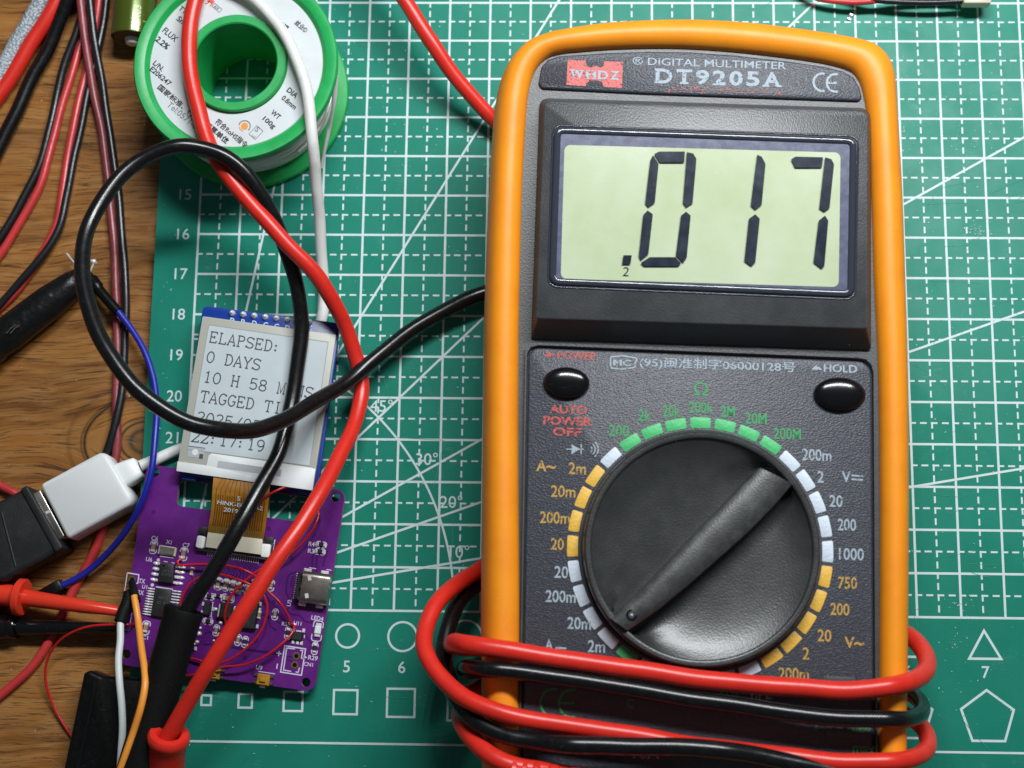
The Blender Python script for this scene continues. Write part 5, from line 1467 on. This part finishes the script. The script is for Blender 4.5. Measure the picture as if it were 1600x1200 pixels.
wire('sheath', [(190, 960, .62), (188, 978, .70), (187.5, 1000, .76), (184.5, 1030, .85), (186, 1065, .92), (190, 1105, .95), (192, 1140, .95), (190, 1175, .92), (187, 1215, .9), (184, 1260, .9)], .083, M['white_wire'], o)
b = MB(); b.tube(pxpath([(200, 925, .45), (199, 942, .55), (193, 957, .62), (188, 972, .69)], 8), [.10 + .045*min(1, i/8) for i in range(25)], 14); b.build('pin_sleeve', M['black_rubber'], o, sharp=50)

# ------------------------------------------------------------------ test hooks
def hook(nm, label, mt, tip, root, parts, far):
    o = empty(nm, label, "test hook", tuple(root), group="spring test hooks at the board's left edge")
    b = MB(); lathe_axis(b, root, tip, parts[0]); b.build('barrel', M[mt], o, sharp=40)
    b = MB(); lathe_axis(b, root, tip, parts[1]); b.build('flange', M[mt], o, sharp=40)
    b = MB(); lathe_axis(b, root, tip, parts[2]); b.build('plunger', M[mt], o, sharp=40)
    return o
root = P(40, 934, .25); tip = P(185, 955, .45); Lh = np.linalg.norm(tip-root)
o = hook('test_hook', "red spring test hook with a round flange, clipped to the board's left edge", 'hook_red', tip, root,
     ([(-.1, 0), (-.1, .185), (0, .195), (Lh*.5, .165), (Lh-.02, .115), (Lh, .10), (Lh, 0)],
      [(-.20, 0), (-.20, .40), (-.17, .43), (-.05, .43), (-.02, .40), (-.02, 0)],
      [(-1.6, 0), (-1.6, .55), (-.74, .55), (-.70, .50), (-.70, .30), (-.66, .26), (-.1, .24), (-.1, 0)]), None)
b = MB(); lathe_axis(b, tip, tip + (tip-root), [(-.05, .10), (.02, .095), (.16, .03), (.17, 0)]); b.build('hook_tip', M['hook_red'], o, sharp=40)
root = P(28, 980, -.02); tip = P(186, 980, .18); Lh = np.linalg.norm(tip-root)
o = hook('test_hook', "black spring test hook lying on the desk just below the red one", 'gloss_black', tip, root,
     ([(-.1, 0), (-.1, .18), (0, .185), (Lh*.5, .15), (Lh-.02, .10), (Lh, .08), (Lh, 0)],
      [(-.20, 0), (-.20, .26), (-.17, .28), (-.05, .28), (-.02, .26), (-.02, 0)],
      [(-1.6, 0), (-1.6, .36), (-.5, .36), (-.45, .30), (-.1, .25), (-.1, 0)]), None)

# ------------------------------------------------------------------ black rubber clip boot and glossy black case
o = empty('clip_boot', "black rubber clip boot on the wood with bare wire ends at its tip", "clip boot", tuple(P(60, 490, .1)))
a = P(140, 424, .10); c = P(-60, 578, .12)
b = MB(); lathe_axis(b, a, c, [(-.02, 0), (-.02, .17), (.05, .22), (.5, .34), (1.2, .42), (2.4, .44), (2.7, .42), (2.76, .40), (2.82, .44), (4.2, .45)], 40, flat=.85)
b.build('boot', M['boot'], o, sharp=50)
b = MB()
for l in ([(128, 425, .2), (117, 412, .22), (104, 396, .12)], [(125, 428, .18), (113, 409, .16), (107, 398, .05)], [(141, 424, .2), (147, 411, .22), (150, 408, .24)]): b.tube(pxpath(l, 6), .022, 8)
q = P(147, 409, .2); b2 = [q + np.array([0, 0, -.05]), q + np.array([.03, .01, .05])]; b.tube([q + np.array([-.09, .03, 0]), q, q + np.array([.07, -.04, 0])], [.03, .075, .02], 10)
b.build('bare_wire', M['solder'], o, sharp=60)
b = MB(); q = P(13, 522, .44)
for dx in (0, 6): b.tube([P(10+dx, 521, .52), P(17+dx, 513, .53), P(25+dx, 508, .53)], .018, 6)
b.build('metal_sliver', M['steel'], o, sharp=60)
b = MB()
zc = .42
pl = [P(130, 1052, zc)[:2], P(140, 1047, zc)[:2], P(160, 1056, zc)[:2], P(180, 1058, zc)[:2], P(238, 1062, zc)[:2], P(205, 1330, zc)[:2], P(72, 1330, zc)[:2]]
pl = rounded(pl, [.06, .1, .1, .05, .2, .2, .2], 4)
if area(pl) < 0: pl = pl[::-1]
b.prism(pl, -.3, .42, ch=.09)
o = b.build('plastic_case', M['black_plastic'], sharp=60)
tag(o, "glossy black plastic case on the desk under the white and orange wires", "case")
MW[o] = Matrix.Identity(4)
b = MB(); b.tube(spline([P(149, 1056, .36), P(146, 1085, .405), P(141, 1112, .405), P(136, 1135, .40), P(120, 1210, .38)], 8), .05, 10)
b.build('case_ridge', M['gloss_black'], o, sharp=60)

# ------------------------------------------------------------------ cables on the desk, upper left
DZ = -.3
def tails(lst, l0=4.0, l1=6.0):
    "world path that runs on straight beyond the measured ends"
    p = lie(pxpath(lst, 10), .014, int(lst[1][0])); a = np.array(p[0]); d = a-np.array(p[3]); d[2] = 0; d /= np.linalg.norm(d)
    e = np.array(p[-1]); f = e-np.array(p[-4]); f[2] = 0; f /= np.linalg.norm(f)
    return [a + d*l0, a + d*l0*.5] + p + [e + f*l1*.5, e + f*l1]
def top_cable(nm, label, cat, lst, r, mt, group=None):
    b = MB(); b.tube(tails(lst, 0.02 if label.startswith('light red') else 4.0, 0.3 if label.startswith('short') else 6.0), r, 16); o = b.build(nm, M[mt], None, sharp=60); tag(o, label, cat, group); return o
top_cable('braided_cable', "silver white braided cable at the top left corner of the desk", "cable", [(95, -60, .1), (78, -20, .05), (55, 20, -.02), (30, 62, -.06), (8, 102, -.08), (-30, 165, -.08)], .215, 'braid')
top_cable('thick_cable', "thick glossy red cable between the braided cable and the black cable", "cable", [(112, -60, .2), (98, -20, .15), (75, 28, .08), (48, 72, .0), (18, 120, -.08), (-8, 155, -.10), (-45, 200, -.10)], .19, 'red_cable', "thick cables at the top left")
top_cable('thick_cable', "thick glossy black cable right of the red one, leaving the picture on the left", "cable", [(118, -50, .3), (110, -15, .25), (96, 25, .1), (72, 80, -.05), (50, 122, -.1), (25, 180, -.12), (-8, 244, -.12), (-50, 320, -.12)], .175, 'black_cable', "thick cables at the top left")
def zip_cord(label, la, lb, ma, mb_, ra=.10, rb=.10):
    o = empty('twin_wire', label, "twin wire", tuple(P(la[0][0], la[0][1], DZ)), group="red and black twin wires on the desk")
    b = MB(); b.tube(tails(la, 4.0, 0.3 if ma == 'zip_maroon' else 6.0), ra, 12); b.build('red_conductor', M[ma], o, sharp=60)
    b = MB(); b.tube(tails(lb, 4.0, 0.3 if ma == 'zip_maroon' else 6.0), rb, 12); b.build('black_conductor', M[mb_], o, sharp=60)
    return o
zip_cord("twin wire whose light red half lies right of the black, left of the next pair", [(150, -60, -.02), (140, -10, -.1), (128, 60, -.17), (112, 112, -.17), (98, 160, -.17), (83, 220, -.17), (66, 282, -.17), (42, 330, -.17), (12, 378, -.17), (-30, 440, -.17)],
         [(148, -60, .16), (138, -10, .1), (122, 44, 0.0), (104, 90, -.08), (92, 140, -.13), (78, 200, -.15), (60, 260, -.16), (38, 308, -.16), (10, 356, -.16), (-30, 415, -.16)], 'zip_red', 'zip_black', .10, .10)
zip_cord("twin wire with its black half right of the red, ending nearest the rubber boot", [(158, -60, -.1), (154, -10, -.1), (149, 40, -.17), (138, 100, -.20), (122, 165, -.20), (108, 235, -.20), (96, 300, -.20), (88, 350, -.20), (62, 405, -.2), (30, 450, -.2), (-20, 500, -.2)],
         [(171, -60, .0), (166, -10, -.05), (160, 40, -.12), (149, 100, -.14), (135, 160, -.15), (118, 235, -.16), (104, 305, -.15), (92, 355, -.14), (62, 405, -.12), (30, 444, -.12), (-20, 498, -.12)], 'zip_red', 'zip_black', .10, .10)
zip_cord("long twin wire of dull maroon and black running down the desk under the white plug", [(124, -60, .3), (126, -10, .25), (131, 50, .15), (139, 105, .0), (149, 160, -.12), (159, 215, -.17), (168, 270, -.19), (174, 320, -.19), (178, 380, -.19), (181, 450, -.19), (182, 520, -.19), (182, 580, -.19), (183, 640, -.19), (184, 690, -.195), (176, 740, -.195), (160, 790, -.195)],
         [(136, -60, .3), (140, -10, .25), (146, 50, .15), (154, 105, .0), (164, 165, -.12), (174, 220, -.17), (182, 275, -.19), (188, 330, -.19), (192, 380, -.19), (195, 450, -.19), (195, 520, -.19), (194, 570, -.19), (188, 630, -.15), (176, 680, -.13), (160, 725, -.19), (140, 770, -.195)], 'zip_maroon', 'zip_black', .105, .105)
top_cable('thin_cable', "light red wire running from under the white plug to the lower left edge", "wire", [(178, 770, -.2), (166, 812, -.2), (141, 872, -.19), (112, 928, -.19), (88, 985, -.2), (54, 1036, -.19), (14, 1076, -.19), (-40, 1120, -.19)], .105, 'zip_red', "single red wires by the plug")
top_cable('thin_cable', "short stretch of dull red wire disappearing behind the black socket", "wire", [(-30, 738, -.15), (0, 758, -.15), (22, 770, -.15), (50, 792, -.2)], .10, 'zip_red', "single red wires by the plug")

# ------------------------------------------------------------------ battery
o = empty('battery', "olive green battery on the desk, half hidden behind the solder spool", "battery", tuple(P(205, 40, DZ)))
ba0 = np.array(P(207, 60, .24)); ba1 = ba0 + np.array([.06, 3.0, 0])
rB = .53
A = np.array([ba0[0], ba0[1], DZ + rB])
b = MB(); lathe_axis(b, A, A + np.array([.04, 3, 0]), [(.0, .46), (-.02, .49), (.0, .525), (.05, rB), (4.2, rB), (4.25, .5), (4.25, 0)], 64); b.build('can', M['battery'], o, sharp=40)
b = MB(); lathe_axis(b, A, A + np.array([.04, 3, 0]), [(.02, .47), (-.01, .44), (-.01, .20), (-.01, 0)], 48); b.build('end_seal', M['battery_end'], o, sharp=40)
b = MB(); lathe_axis(b, A, A + np.array([.04, 3, 0]), [(-.01, .19), (-.12, .17), (-.15, .14), (-.15, 0)], 32); b.build('terminal', M['solder'], o, sharp=40)
b = MB()
for col, s_ in enumerate(("LR03 AAA 1.5V", "ALKALINE")):
    V, F = glyphs(s_, .01); lo, hi = V.min(0), V.max(0)
    kx = 1.7/(hi[0]-lo[0]); ky = .20/(hi[1]-lo[1])
    W_ = []
    for x, y in V:
        al = (x-lo[0])*kx + .15; th = .22 + col*.5 + (hi[1]-y)*ky/rB*1.0
        W_.append((A[0] + (rB+.004)*math.sin(th), A[1] + al, A[2] + (rB+.004)*math.cos(th)))
    b.add(W_, F, 0, world=True)
mesh_obj('lettering', b.V, b.F, M['gold_print'], o, smooth=False, recalc=False)

# ------------------------------------------------------------------ small lead with connector, top right, and a loose chip
o = empty('battery_lead', "red and black lead with a small white connector at the mat's top right", "battery lead", tuple(P(1500, 0, .4)))
wire('red_conductor', [(1200, -60, .2), (1240, -22, .25), (1275, -3, .3), (1320, 3, .34), (1362, 2, .36), (1400, -5, .4), (1450, -9, .4), (1510, -8, .4)], .075, M['zip_red'], o)
wire('black_conductor', [(1260, -60, .2), (1300, -25, .3), (1345, -4, .36), (1400, 2, .40), (1455, 4, .42), (1510, 1, .42)], .075, M['zip_black'], o)
stick('connector', P(1503, -4, .42), P(1546, -4, .40), .42, .30, M['cream'], o, .03)
b = MB()
c = P(1328, 27, 0); a = math.radians(65)
b.box(c[0], c[1], .16, .09, .002, .045, a, 0, ch=.006)
for s_ in (-1, 1): b.box(c[0] + s_*.065*math.cos(a), c[1] + s_*.065*math.sin(a), .045, .094, .001, .05, a, 1, ch=.006)
o = b.build('chip_resistor', [M['resistor'], M['solder']], sharp=40)
tag(o, "tiny loose chip resistor on the cutting mat above the meter's corner", "resistor")
